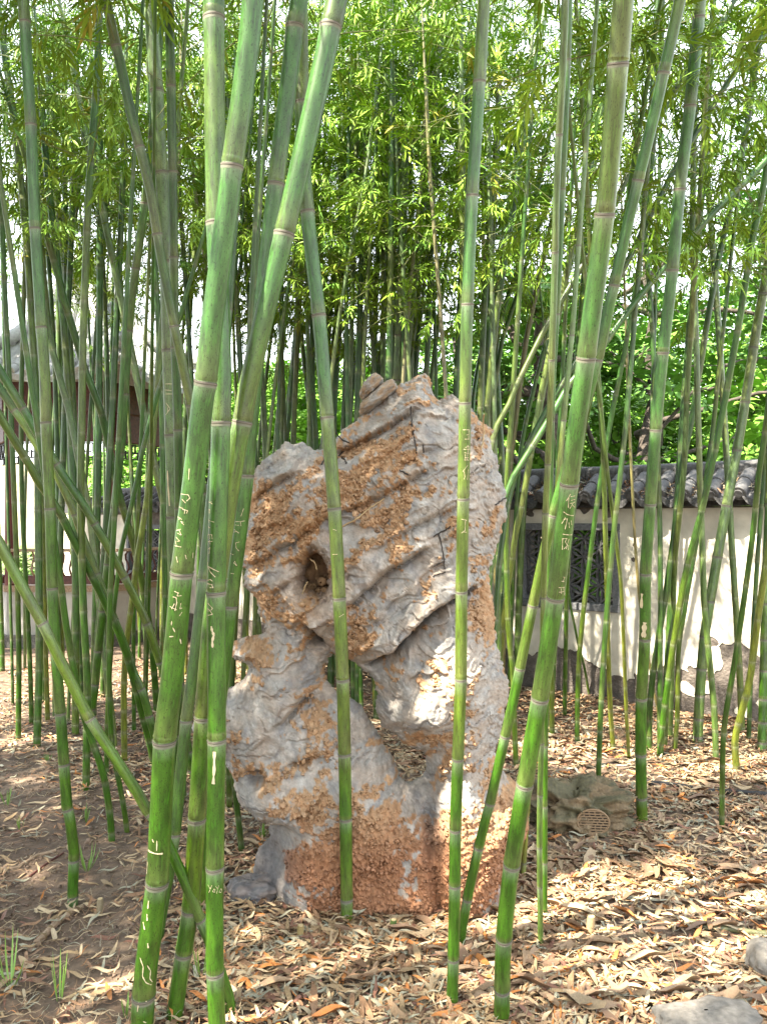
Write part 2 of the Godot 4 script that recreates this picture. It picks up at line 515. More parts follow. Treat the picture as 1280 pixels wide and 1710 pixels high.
func grow(base: Vector3, pts: PackedVector3Array, pys: PackedFloat32Array, rad: PackedFloat32Array, node_list: String, hc: float, tone: String, w0: float, label: String, group: String, id: String, ring_parts: bool, dens: float, tall: float) -> Node3D:
	var z0 := maxf(-base.z, 0.5)
	var r1 := rad[rad.size() - 1]
	var py0 := pys[0]
	var nvis := pts.size()
	var top := pts[nvis - 1]
	var dir := (pts[nvis - 1] - pts[maxi(nvis - 4, 0)]).normalized()
	var hh := maxf(top.y + 0.9, tall + rng.randf() * 1.3)
	var lean := Vector3(dir.x, 0, dir.z)
	var left := (hh - top.y)
	var p := top
	var guard := 0
	while p.y < hh and guard < 40:
		guard += 1
		dir = (dir + lean * 0.03 + Vector3(0, 0.02, 0)).normalized()
		p += dir * 0.25
		pts.append(p)
		pys.append(-9999.0)
		rad.append(lerpf(r1, r1 * 0.25, clampf((p.y - top.y) / left, 0.0, 1.0)))
	pts.insert(0, pts[0] + (pts[0] - pts[1]).normalized() * 0.06)
	pys.insert(0, py0 + 1.0)
	rad.insert(0, rad[0])
	var arc := PackedFloat32Array([0.0])
	for i in range(1, pts.size()):
		arc.append(arc[i - 1] + pts[i].distance_to(pts[i - 1]))
	var total := arc[arc.size() - 1]
	# nodes
	var nodes := PackedFloat32Array()
	if node_list != "-":
		for y in node_list.split_floats(" "):
			for i in range(1, nvis):
				if pys[i] <= y and pys[i - 1] >= y:
					nodes.append(lerpf(arc[i - 1], arc[i], (pys[i - 1] - y) / maxf(pys[i - 1] - pys[i], 0.001)))
					break
	var gap := 0.10
	if nodes.size() > 1:
		gap = nodes[nodes.size() - 1] - nodes[nodes.size() - 2]
	var s := nodes[nodes.size() - 1] + gap if nodes.size() > 0 else 0.09 + rng.randf() * 0.06
	while s < total - 0.05:
		nodes.append(s)
		gap = minf(gap * 1.16 + 0.006, 0.36)
		s += gap * rng.randf_range(0.92, 1.08)
	# rings
	var at_s := PackedFloat32Array()
	var step := 0.14
	var q := 0.0
	while q < total:
		at_s.append(q)
		q += step
	at_s.append(total)
	for nd in nodes:
		for o: float in [-0.055, -0.022, -0.007, -0.001, 0.003, 0.009, 0.02]:
			if nd + o > 0.0 and nd + o < total:
				at_s.append(nd + o)
	at_s.sort()
	var root := thing("bamboo_culm", label, "bamboo culm", group, Vector3(base.x, base.y, base.z))
	var tp := PackedVector3Array()
	var tr := PackedFloat32Array()
	var tc := PackedColorArray()
	var i := 1
	var ni := 0
	var last := -1.0
	var sd := rng.randf() * 100.0
	for w in at_s:
		if w - last < 0.0015:
			continue
		last = w
		while i < arc.size() - 1 and arc[i] < w:
			i += 1
		var t := clampf((w - arc[i - 1]) / maxf(arc[i] - arc[i - 1], 1e-5), 0.0, 1.0)
		var pos := pts[i - 1].lerp(pts[i], t)
		var rr := lerpf(rad[i - 1], rad[i], t)
		while ni < nodes.size() - 1 and nodes[ni] < w - 0.03:
			ni += 1
		var off := w - nodes[ni]
		var bulge := 1.0
		if off > -0.008 and off <= 0.0005:
			bulge = 1.075 if not ring_parts else 1.03
		elif off > 0.0005 and off < 0.005:
			bulge = 0.99
		elif off >= 0.005 and off < 0.012:
			bulge = 1.075
		elif off >= 0.012 and off < 0.025:
			bulge = 1.02
		tp.append(pos - base)
		tr.append(rr * bulge)
		var col := culm_colour(tone, pos.y, off, sd, 0.34 if ring_parts else 0.10)
		if not ring_parts and off > -0.01 and off < 0.004:
			col = col.lerp(Color(0.26, 0.25, 0.17), 0.35)
		tc.append(col)
	var sides := 22 if w0 > 16.0 else (12 if w0 > 9.0 else 8)
	var b := Buf.new()
	b.tube(tp, tr, sides, tc, true, 1.0)
	part("stem", b.mesh(M.culm), root)
	# node rings and crown
	var tw := Buf.new()
	var xs: Array[Transform3D] = []
	var cols := PackedColorArray()
	i = 1
	var flip := rng.randf() * TAU
	for nd in nodes:
		while i < arc.size() - 1 and arc[i] < nd:
			i += 1
		var t := clampf((nd - arc[i - 1]) / maxf(arc[i] - arc[i - 1], 1e-5), 0.0, 1.0)
		var pos := pts[i - 1].lerp(pts[i], t)
		var rr := lerpf(rad[i - 1], rad[i], t)
		var ax := (pts[i] - pts[i - 1]).normalized()
		if ring_parts and pos.y < 3.3 + (2.0 - z0 * 0.3):
			var side := ax.cross(Vector3.FORWARD).normalized()
			part("node_ring", node_ring_mesh, root, Transform3D(Basis(side * rr, ax * maxf(rr, 0.012), side.cross(ax) * rr), pos - base))
		if pos.y > hc:
			flip += PI + rng.randf_range(-0.5, 0.5)
			for k in 2:
				if rng.randf() > 0.92:
					continue
				var az := flip + (0.7 if k == 0 else -0.7)
				var el := rng.randf_range(0.15, 0.9)
				var ln := rng.randf_range(0.35, 0.95) * (1.25 - 0.5 * clampf((pos.y - hc) / 4.0, 0.0, 1.0))
				var d := Vector3(cos(az) * cos(el), sin(el), sin(az) * cos(el))
				var bp := PackedVector3Array([pos - base])
				var br := PackedFloat32Array([0.0035])
				var cur := pos
				for e in 5:
					d = (d + Vector3(rng.randf_range(-0.12, 0.12), -0.13, rng.randf_range(-0.12, 0.12))).normalized()
					cur += d * ln / 5.0
					bp.append(cur - base)
					br.append(0.003 * (1.0 - e / 6.0))
					var cnt := int(2.0 * dens + rng.randf())
					for z in cnt:
						var sp := cur + Vector3(rng.randf_range(-0.07, 0.07), rng.randf_range(-0.07, 0.05), rng.randf_range(-0.07, 0.07))
						if in_gap(sp):
							continue
						var fwd := (d + Vector3(rng.randf_range(-1, 1), rng.randf_range(-0.9, 0.4), rng.randf_range(-1, 1))).normalized()
						var up := Vector3(rng.randf_range(-0.5, 0.5), 1, rng.randf_range(-0.5, 0.5))
						var sx := fwd.cross(up).normalized()
						var sc := rng.randf_range(0.62, 1.0)
						xs.append(Transform3D(Basis(fwd * sc, sx.cross(fwd) * sc, sx * sc), sp - base))
						cols.append(leaf_tint())
				tw.tube(bp, br, 3, PackedColorArray(), false)
	if tw.p.size() > 0:
		part("branches", tw.mesh(M.twig), root, Transform3D.IDENTITY, "stuff")
	if xs.size() > 0:
		many("foliage", spray_meshes[rng.randi() % 4], root, xs, cols)
	if id != "":
		culms[id] = {"root": root, "base": base, "pts": pts, "pys": pys, "rad": rad}
	return root

func make_ring() -> void:
	var b := Buf.new()
	var prof := [[-0.56, 1.005], [-0.48, 1.035], [-0.30, 1.05], [-0.20, 1.055], [-0.15, 1.08], [-0.06, 1.085], [-0.02, 1.045], [0.05, 1.0]]
	var c := [Color(0.13, 0.18, 0.085), Color(0.19, 0.215, 0.14), Color(0.185, 0.18, 0.125), Color(0.10, 0.088, 0.06), Color(0.19, 0.17, 0.13), Color(0.15, 0.13, 0.10), Color(0.06, 0.055, 0.03), Color(0.07, 0.10, 0.03)]
	var sides := 20
	for i in prof.size():
		for j in sides + 1:
			var a := TAU * j / sides
			var wob := sin(a * 2.0 + 0.6) * 0.04
			b.v(Vector3(cos(a) * prof[i][1], prof[i][0] + wob, sin(a) * prof[i][1]), Vector3(cos(a), 0.5 if i > 5 else (-0.4 if i < 1 or i == 3 else 0.0), sin(a)).normalized(), c[i])
	for i in prof.size() - 1:
		for j in sides:
			var k := i * (sides + 1) + j
			b.ix.append_array(PackedInt32Array([k, k + 1, k + sides + 1, k + 1, k + sides + 2, k + sides + 1]))
	node_ring_mesh = b.mesh(M.ring)

# ---------------------------------------------------------------- the culms that can be told apart
const NEAR := "tall bamboo culms standing round the rock"
const LEFTS := "bamboo culms between the path and the pavilion"
const RIGHTS := "bamboo culms in front of the white wall"
const BACKS := "bamboo culms crowded behind the rock"
func build_named_culms() -> void:
	make_ring()
	var t: Array = [
		# --- foreground
		["f1", NEAR, "stout green culm covered in carved scratches, leaning right, left of the rock", "37 36 0.82|237:1728 244:1620 263:1471 275:1235 291:1100 304:955 325:790 344:637 388:275 422:0|1660 1471 1235 955 637 275|3.6|g"],
		["f2", NEAR, "straight green culm with a carved word and a pale peeled strip beside the rock", "28 35 0.93|364:1752 359:1622 359:1447 362:1234 361:988 365:841 369:704 370:600 361:370 357:0|1622 1447 1234 988 704 370|3.6|g"],
		["f4", NEAR, "stout leaning culm with a sunlit bend crossing the scratched one at the top", "27 36 0.90|289:1708 297:1660 318:1518 329:1366 340:1196 352:1050 372:900 389:780 405:703 428:590 475:388 520:190 552:42 562:0|1590 1518 1366 1196 967 703 388 42|3.7|g"],
		["f5", NEAR, "green culm with carved curls just left of the rock's grey shoulder", "20 30 0.88|338:1520 346:1420 356:1300 366:1180 377:1090 385:1011 400:895 412:792 421:680 440:480 461:305 492:42 498:0|1330 1180 1011 792 560 305 42|3.6|g"],
		["f3", NEAR, "dark green culm squeezed behind the scratched culm and in front of the leaning one", "20 18 1.03|262:1575 272:1510 285:1440 295:1366 311:1203 324:1110 340:967 352:850 366:700 380:500 397:250 408:90|1392 1203 967 740|3.4|d"],
		["d1", NEAR, "thick culm leaning steeply left across the lower left corner", "17 18|390:1702 378:1650 345:1560 309:1472 286:1421 245:1352 150:1200 75:1048 0:908 -60:800|1535 1357 1200 1040|3.9|g"],
		["l1", NEAR, "upright culm with a bent foot rising from bare soil at the left", "17 18|122:1512 122:1480 124:1420 119:1378 112:1345 107:1275 101:1190 94:1100 88:1000 84:848 77:704 75:623 69:545 59:380 52:207 42:35 40:0|1496 1435 1350 1275 1190 1090 981 848 704 545 380 207 35|3.5|g"],
		["m1", NEAR, "green culm standing right in front of the rock's middle", "20 25 0.97|579:1542 577:1366 575:1258 572:1134 566:998 558:848 546:696 532:525 513:352 506:250 503:120 501:0|1500 1366 1258 1134 998 848 696 525 352 170|3.5|g"],
		["m2", NEAR, "vertical sunlit culm with carved signs in front of the rock's right half", "19 21|754:1690 757:1580 759:1477 760:1384 764:1266 769:1133 770:987 773:832 776:672 780:507 788:325 800:135 807:0|1600 1477 1384 1266 1133 987 832 672 507 325 135|3.4|g"],
		["m3", NEAR, "culm leaning right from the rock's right foot, sunlit at knee height", "16 20|767:1582 782:1490 799:1414 818:1340 843:1228 862:1144 880:1055 901:957 921:870 955:750 997:600 1025:475 1065:300 1107:120 1134:0|1500 1414 1340 1228 1115 1010 860 730 600 475 300 120|3.4|g"],
		["m4", NEAR, "slim pale culm with a bright sunlit length in front of the lattice window", "9 13|902:1582 901:1500 900:1414 901:1327 904:1200 907:997 910:856 914:774 918:669 922:560 926:430 929:300 937:150 943:0|1480 1414 1327 1240 1130 997 856 774 600 420|3.2|p"],
		["m5", NEAR, "slim culm twinned with the bright slim one, hidden behind it higher up", "9 11|909:1535 909:1440 909:1346 910:1245 912:1120 916:960 919:790 922:640 929:525 936:375 944:190 950:0|1440 1346 1245 1140 1010|3.2|g"],
		["m6", NEAR, "short yellow-green slim culm base beside the rock's right foot", "9 9|872:1470 876:1410 879:1363 884:1300 893:1220 905:1100 918:960 930:820 946:640 960:480|1440 1363 1280|3.0|y"],
		["r1", NEAR, "stoutest culm right of the rock with carved characters above its middle joint", "26 35|837:1712 838:1640 841:1566 854:1443 876:1308 901:1165 927:997 950:807 978:597 1009:356 1031:105 1040:0|1650 1566 1443 1308 1165 997 807 597 356 105|3.6|g"],
		# --- right, by the wall
		["r3", RIGHTS, "thick straight culm with two tan peeled patches in front of the white wall", "18 20|1071:1375 1069:1258 1070:1165 1076:1066 1077:957 1085:841 1094:717 1106:588 1122:450 1134:315 1150:190 1167:0|1330 1258 1165 1066 957 841 717 588 450 315|3.2|g"],
		["", RIGHTS, "dark thin culm standing before the garden speaker rock", "9 9|998:1310 1000:1250 1002:1197 1008:1085 1015:991 1023:897 1032:822 1044:710 1055:579 1068:430 1085:200|-|2.9|d"],
		["", RIGHTS, "thin green culm crossing the left part of the lattice window", "7 9|942:1195 943:1130 944:1085 948:935 961:822 976:710 1002:597 1020:500 1040:380|-|2.8|g"],
		["", RIGHTS, "thin culm leaning right across the middle of the lattice window", "8 9|963:1243 964:1150 969:1066 984:935 999:822 1021:691 1047:560 1065:450 1082:330 1100:120 1105:0|-|2.9|g"],
		["", RIGHTS, "threadlike crooked culm under the lattice window", "4 4|983:1162 974:1110 965:1077 950:1002 940:900|-|2.6|g"],
		["", RIGHTS, "yellowish culm with a pale upper part at the window's right edge", "8 9|1023:1250 1019:1200 1015:1100 1013:1000 1010:897 1006:747 997:616 990:500|-|2.8|y"],
		["", RIGHTS, "bright green slim culm curving left past the window frame", "6 7|1049:1264 1045:1197 1041:1085 1036:972 1025:879 1013:785 1002:672 991:609 978:480|-|2.8|y"],
		["", RIGHTS, "dry tan stalk leaning left beside the peeled culm", "5 5|1098:1190 1092:1160 1078:1075 1066:991 1059:897 1051:729 1046:600|-|2.8|t"],
		["", RIGHTS, "dark green culm leaning right from behind the peeled culm", "10 10|1083:1248 1084:1180 1090:1120 1096:1085 1111:991 1126:879 1137:785 1156:691 1172:590 1200:425 1230:300 1262:100 1272:10|-|2.9|d"],
		["", RIGHTS, "green culm with a sunlit yellow foot leaning right over the wall's blank part", "10 11|1101:1260 1107:1197 1122:1085 1134:1010 1149:935 1171:852 1190:766 1209:672 1232:545 1255:400 1278:280|-|2.9|g"],
		["", RIGHTS, "slim culm close right of the one with the sunlit foot", "8 8|1126:1250 1130:1197 1132:1085 1141:1029 1160:916 1178:800 1196:650|-|2.9|d"],
		["", RIGHTS, "pale hazy culm standing against the wall's blank plaster", "9 10|1118:1230 1120:1150 1122:1085 1126:935 1141:785 1147:635 1156:500|-|2.9|p"],
		["", RIGHTS, "whitish grey culm leaning left across the blank wall", "10 10|1194:1268 1192:1194 1182:1085 1175:1010 1171:897 1167:785 1164:672 1161:560 1156:420 1158:220 1168:0|-|3.0|p"],
		["", RIGHTS, "broad hazy culm leaning right near the peeled plaster bump", "16 15|1164:1238 1167:1170 1175:1066 1190:972 1209:860 1227:766 1246:654 1262:550 1282:430|-|3.0|p"],
		["", RIGHTS, "dark thin bent culm rooted nearest at the right, before the fallen black pole", "9 10|1204:1386 1205:1310 1208:1215 1225:1110 1240:1010 1255:900 1266:790 1280:690|-|2.9|d"],
		["", RIGHTS, "culm with a glowing yellow foot above an orange sheath stub at the right", "11 11|1229:1288 1226:1240 1233:1205 1250:1144 1262:1050 1276:954 1290:850|-|2.9|y"],
		["", RIGHTS, "vertical culm cut by the right edge of the view", "14 13|1271:1255 1273:1180 1275:1100 1279:950 1284:800|-|3.0|g"],
		# --- behind the rock's right edge
		["", BACKS, "dark vertical culm touching the rock's right edge and bending left above", "11 9|832:1190 834:1110 838:1029 842:897 837:760 830:640 825:475 815:375 803:250 785:125 763:0|-|3.1|d"],
		["", BACKS, "sunlit striped culm leaning right close to the rock's right edge", "10 10|832:1215 835:1090 849:965 862:882 875:822 884:770 897:690 915:600 940:480|-|3.1|y"],
		["", BACKS, "bright green culm rising behind the leaning culm at the rock's foot", "9 9|861:1282 858:1200 856:1122 849:1066 845:935 846:800 856:650|-|3.1|g"],
		["", BACKS, "green culm half hidden behind the stoutest right culm at litter level", "9 9|921:1230 920:1150 919:1080 922:980 928:850|-|3.1|g"],
		["", BACKS, "long diagonal dark culm rising steeply to the top right corner", "10 9|788:1335 795:1000 805:850 825:720 849:676 901:564 950:480 1000:400 1065:260 1155:100 1225:0|-|3.1|d"],
		["", BACKS, "lower diagonal culm running far to the right edge", "11 10|800:1345 815:980 845:819 909:710 950:642 1005:580 1065:498 1140:410 1205:340 1282:262|-|3.2|g"],
		["", BACKS, "diagonal culm between the two other diagonals, ending at the top right edge", "10 9|815:1325 832:950 856:803 912:684 985:565 1040:450 1090:350 1150:240 1215:135 1282:42|-|3.2|d"],
		["", BACKS, "greyish culm fanning up right from behind the rock's shoulder", "11 10|792:1150 796:900 800:692 814:595 827:514 841:420 850:375 865:250 885:125 912:0|-|3.1|p"],
		["", BACKS, "innermost thin culm of the fan right of the vertical carved culm", "8 7|780:1150 785:850 790:662 811:541 825:461 841:380 862:250|-|3.1|g"],
		["", BACKS, "third culm of the fan behind the rock's shoulder", "8 8|800:1160 805:900 811:703 822:609 841:514 870:430 884:370 915:230|-|3.1|g"],
		["", BACKS, "dark thin culm of the fan, crossing its neighbours", "7 7|806:1160 812:880 819:703 838:568 860:501 889:407 925:300|-|3.1|d"],
		["", BACKS, "brownish culm at the outer side of the fan", "9 9|838:1150 843:950 851:783 865:662 878:568 897:474 915:395 935:300|-|3.1|t"],
		["", BACKS, "slim outermost culm of the fan behind the diagonals", "7 7|850:1150 858:900 868:757 878:703 894:636 908:582 921:515 940:400|-|3.1|g"],
		["", BACKS, "pale broad culm between the fan and the bright slim culm", "11 11|862:1150 868:950 876:810 894:716 911:622 932:515 959:407 985:300|-|3.1|p"],
		["", BACKS, "straight culm running up hidden behind the stoutest right culm", "10 10|920:1180 930:1000 945:800 960:640 975:450 985:300 997:150 1007:0|-|3.1|g"],
		["", BACKS, "dark slender culm rising behind the rock's loose top slabs", "10 9|625:1150 630:900 634:617 641:529 645:408 648:250 645:0|-|3.1|d"],
		["", BACKS, "whitish culm rising behind the rock's peak", "14 14|660:1180 661:900 662:636 668:529 672:381 678:220 690:40 692:0|-|3.1|p"],
		["", BACKS, "sun-flecked culm right of the whitish one above the rock's peak", "11 11|668:1170 671:900 676:640 686:520 698:425 712:270 728:125 742:0|-|3.1|p"],
		["", BACKS, "dark thin upright culm above the rock's peak", "8 7|682:1150 686:850 690:640 700:480 706:300 712:150 713:0|-|3.1|d"],
		["", BACKS, "thin culm leaning far right above the rock's peak", "7 7|640:1150 648:850 660:560 690:460 715:380 745:310 775:200 810:100 842:0|-|3.1|g"],
		["", BACKS, "brown-green culm slanting up from the rock's left crest to the upper middle", "10 9|560:1130 566:900 574:704 590:609 609:529 627:448 644:394 660:327 690:220 715:120|-|3.1|d"],
		["", BACKS, "straight dark culm behind the culm in front of the rock", "11 10|552:1150 554:900 558:663 566:542 571:434 573:300 572:150 569:0|-|3.1|d"],
		["", BACKS, "dark culm crossing to upper right left of the rock's peak", "10 9|530:1150 536:900 545:640 549:542 557:461 568:394 582:260 600:125 625:0|-|3.1|d"],
		["", BACKS, "smooth green culm above the rock's grey left crest, leaning right", "11 10|462:1130 466:950 474:744 488:623 498:515 506:410 515:280 528:100|-|3.1|g"],
		["", BACKS, "twin of the smooth green culm above the grey left crest", "9 9|486:1130 488:950 490:730 494:623 500:500 504:380|-|3.1|p"],
		["", BACKS, "black-green culm with a slight leftward lean above the crest", "9 8|532:1120 528:900 523:736 512:636 501:542 496:461 493:380 488:200|-|3.1|d"],
		["", BACKS, "green upright culm close left of the one before the rock", "9 9|535:1130 532:900 527:730 521:623 523:500 528:350|-|3.1|g"],
		["", BACKS, "culm seen through the gap between the two leaning front culms", "10 10|450:1140 446:900 443:757 438:650 424:488 418:389 412:300 408:150|-|3.1|p"],
		["", BACKS, "thin dark culm slanting left of the leaning front culms", "8 7|360:1160 366:900 374:650 380:569 393:488 404:435 415:300|-|3.1|d"],
		# --- left, by the pavilion
		["d2", LEFTS, "upper slanting culm that runs from the left edge down to the scratched culm", "13 14|322:1300 305:1210 270:1114 242:1033 196:942 144:848 95:775 67:735 0:618 -60:510|-|3.2|g"],
		["d3", LEFTS, "bright green slanting culm below the upper slanting one", "13 13|272:1292 264:1255 240:1160 224:1125 191:1034 154:939 123:851 95:790 67:752 0:648 -50:560|-|3.2|g"],
		["d4", LEFTS, "lower slanting culm merging with the bright green one near the ground", "12 14|258:1280 236:1185 210:1085 182:1020 140:935 102:858 70:816 0:693 -50:610|-|3.2|g"],
		["t2", LEFTS, "thick pale culm with a long peeled strip behind the scratched culm", "22 22|300:1335 297:1150 291:960 289:858 288:788 284:665 281:560 278:450 272:325 266:225 260:125 250:0|1240 1140 1000 862 725 583 436 287 150|3.35|p"],
		["t1", LEFTS, "dark culm leaning left at the top and passing behind the pale thick one", "15 17|366:1410 356:1150 345:930 335:800 317:665 309:630 291:545 270:435 250:310 225:215 200:100 178:0|-|3.35|d"],
		["t3", LEFTS, "dark straight culm close right of the pale thick one at the top", "14 16|291:1385 298:1100 299:900 297:700 292:560 290:400 287:200 283:0|-|3.35|d"],
		["t4", LEFTS, "slim carved culm close left of the pale thick one", "9 9|278:1225 277:1080 275:946 272:806 270:693 265:560 258:400|-|3.35|g"],
		["", LEFTS, "upright culm behind the bent-footed one at the left", "12 11|62:1248 66:1100 64:850 62:700 54:560 45:415 25:200 5:60|-|3.35|g"],
		["", LEFTS, "slim culm at the far left standing in a patch of sun", "9 9|31:1238 32:1100 29:960 25:860 19:700 12:560 5:400|-|3.35|g"],
		["", LEFTS, "thin culm left of the bent-footed one, half behind it", "8 8|80:1205 77:1100 75:1000 72:850 66:700 56:500|-|3.35|y"],
		["", LEFTS, "thin culm paired with the upright one at the far left", "8 8|53:1209 50:1100 44:980 37:830 36:650 40:500|-|3.35|g"],
		["l6", LEFTS, "straight culm in front of the pavilion's beams", "12 12|144:1320 145:1243 146:1140 140:1030 135:841 137:683 139:560 142:480 150:300 162:125 166:0|-|3.35|g"],
		["", LEFTS, "culm leaning right in front of the pavilion's red column", "13 14|147:1260 151:1200 158:1156 170:1034 186:890 196:806 205:718 212:595 220:500 232:415 246:310 258:180|-|3.35|g"],
		["", LEFTS, "culm leaning left past the pavilion's roof corner", "12 12|303:1215 293:1050 285:920 277:858 260:784 245:714 228:630 214:560 192:450 172:350 155:280 135:180|-|3.35|p"],
		["", LEFTS, "pale culm with drooping twigs leaning left over the pavilion's beams", "12 11|190:1245 181:1150 166:1000 151:865 140:806 130:760 123:718 105:648 84:570 71:440 62:330|-|3.35|p"],
		["", LEFTS, "culm leaning left through the pavilion's opening to the ground behind", "11 12|262:1190 253:1069 242:999 224:911 203:841 182:746 168:683 144:623 125:560 100:470|-|3.35|g"],
		["", LEFTS, "slim bright stick leaning right across the pavilion's column", "8 8|178:1295 180:1190 190:1020 203:911 214:869 228:806 242:735 263:658 280:600|-|3.35|g"],
		["", LEFTS, "slim culm leaning right in front of the pavilion's side railing", "10 10|208:1272 207:1156 210:1086 221:999 230:928 242:858 251:785 258:700 266:600|-|3.35|y"],
		["", LEFTS, "thin curved culm with its foot on bare soil left of the scratched culm", "9 9|212:1386 200:1310 187:1245 183:1150 182:1080 185:980 192:850|-|3.35|g"],
		["", LEFTS, "culm rooted beside the thick diagonal one, with a papery foot", "11 11|187:1402 182:1345 172:1290 155:1240 137:1186 120:1100 105:1000|-|3.35|g"],
		["", LEFTS, "thin upright culm among the leaning ones before the plinth", "7 7|224:1220 223:1100 225:980 232:820|-|3.35|g"],
		["", LEFTS, "thinnest upright culm in the pavilion's shade", "5 6|243:1230 246:1100 250:960 252:800|-|3.35|g"],
		["", LEFTS, "short dark culm standing between rock and the straight carved culm", "10 10|404:1427 396:1350 389:1280 386:1180 392:1050 400:900|-|3.35|d"],
		["", LEFTS, "dark culm close to the rock's left edge, foot hidden by its chin", "10 10|383:1345 382:1270 381:1150 388:1000 398:860|-|3.35|d"],
	]
	for e: Array in t:
		var w: float = (e[3] as String).split(" ")[0].to_float()
		var near: bool = e[1] == NEAR
		culm(e[3], e[2] + "", e[1], e[0], true if near or w > 12.0 else false, 1.6 if near else 0.7, 6.6 if near else 4.6)

# ---------------------------------------------------------------- the crowd of culms behind, as dense as the photograph shows
func build_grove() -> void:
	var zones := [
		# x0 x1 depth0 depth1 count label group
		[-3.9, -1.7, 5.6, 9.0, 34, " in the dim thicket left of the rock", LEFTS],
		[-1.7, 0.6, 5.8, 8.8, 58, " in the crowded thicket directly behind the rock", BACKS],
		[0.5, 1.5, 5.3, 6.6, 7, " in the thicket between the rock and the lattice window", BACKS],
		[1.5, 3.0, 4.9, 6.2, 5, " close to the white wall at the right", RIGHTS]]
	for zn: Array in zones:
		var k := 0
		var tries := 0
		while k < zn[4] and tries < 2000:
			tries += 1
			var d := rng.randf_range(zn[2], zn[3])
			var x := rng.randf_range(zn[0], zn[1])
			if wall_behind(x, -d) > -0.35 or (d > 9.1 and x < -2.4):
				continue
			if zn[0] == -1.6 and x > -1.0 + 0.0 and rng.randf() < 0.25:
				continue
			var px := 640.0 + x / d * F
			var py := 870.0 + EYE / d * F
			if (px > 850.0 and px < 1060.0) or px < -30.0 or px > 1320.0:
				continue
			var w := rng.randf_range(0.024, 0.052) / d * F
			var lean := rng.randf_range(-60, 75) if zn[0] < -1.7 else rng.randf_range(-70, 110)
			var bow := rng.randf_range(-14, 14)
			var tone: String = ["g", "d", "d", "d", "d", "p", "y", "t"][rng.randi() % 8]  # weighted to the dark tone, which stands in for backlit shade
			var spec := "%.1f %.1f|%.1f:%.1f %.1f:%.1f %.1f:%.1f %.1f:%.1f|-|%.2f|%s" % [w, w * 0.95, px, py, px + lean * 0.22 + bow, lerpf(py, 200.0, 0.33), px + lean * 0.55 + bow, lerpf(py, 200.0, 0.66), px + lean, 200.0, (rng.randf_range(3.3, 3.8) if zn[0] < -2.0 else rng.randf_range(2.75, 3.5)), tone]
			var look: String = {"g": "green", "d": "dark green", "p": "pale green", "y": "yellowish", "t": "dry tan"}[tone] + (" culm leaning left" if lean < -18.0 else (" culm leaning right" if lean > 25.0 else " upright culm"))
			culm(spec, "slender " + look + zn[5], zn[6], "", false, 0.85, 4.3)
			k += 1

# unseen culms added beside the viewpoint and pavilion; their crowns block sun
func build_shade() -> void:
	var k := 0
	var tries := 0
	while k < 34 and tries < 2900:
		tries += 1
		var x := rng.randf_range(-6.2, 0.9)
		var z := rng.randf_range(-3.6, 1.3)
		if z < 0.0 and absf(x) < 0.6 * -z + 0.45:
			continue
		if absf(x) < 0.4 and absf(z) < 0.6:
			continue
		var b := Vector3(x, ground_y(x, z), z)
		var top := b + Vector3(rng.randf_range(-0.2, 0.2), 3.0, rng.randf_range(-0.2, 0.2))
		culm_world(b, top, 0.021, "g", 3.4, 1.7, 6.4, "unseen tall culm added beside the viewpoint to shade the rock", "unseen bamboo culms added over the viewpoint for shade")
		k += 1
	for i in 15:
		var bz := rng.randf_range(-5.0, -1.3)
		var b := Vector3(0.62 * bz - 0.5 - rng.randf() * 2.0, 0.0, bz)
		b.y = ground_y(b.x, b.z)
		culm_world(b, b + Vector3(rng.randf_range(-0.2, 0.2), 3.0, rng.randf_range(-0.2, 0.2)), 0.021, "g", 3.3, 1.7, 6.2, "unseen tall culm added beside the viewpoint to shade the bare soil", "unseen bamboo culms added over the viewpoint for shade")
	for i in 18:
		var b := Vector3(rng.randf_range(-7.4, -4.6), 0.0, 0.0)
		b.z = rng.randf_range(-8.6, maxf(b.x * 1.85, -8.5) + 0.0) if b.x < -4.6 else -8.0
		b.z = clampf(b.z, -8.8, -5.2)
		if b.x > 0.5 * b.z - 0.35:
			b.x = 0.5 * b.z - 0.35 - rng.randf()
		b.y = ground_y(b.x, b.z)
		culm_world(b, b + Vector3(rng.randf_range(-0.2, 0.2), 3.0, rng.randf_range(-0.2, 0.2)), 0.021, "g", 3.0, 1.6, 5.6, "unseen tall culm added beside the pavilion to shade the plinth", "unseen bamboo culms added beside the pavilion for shade")

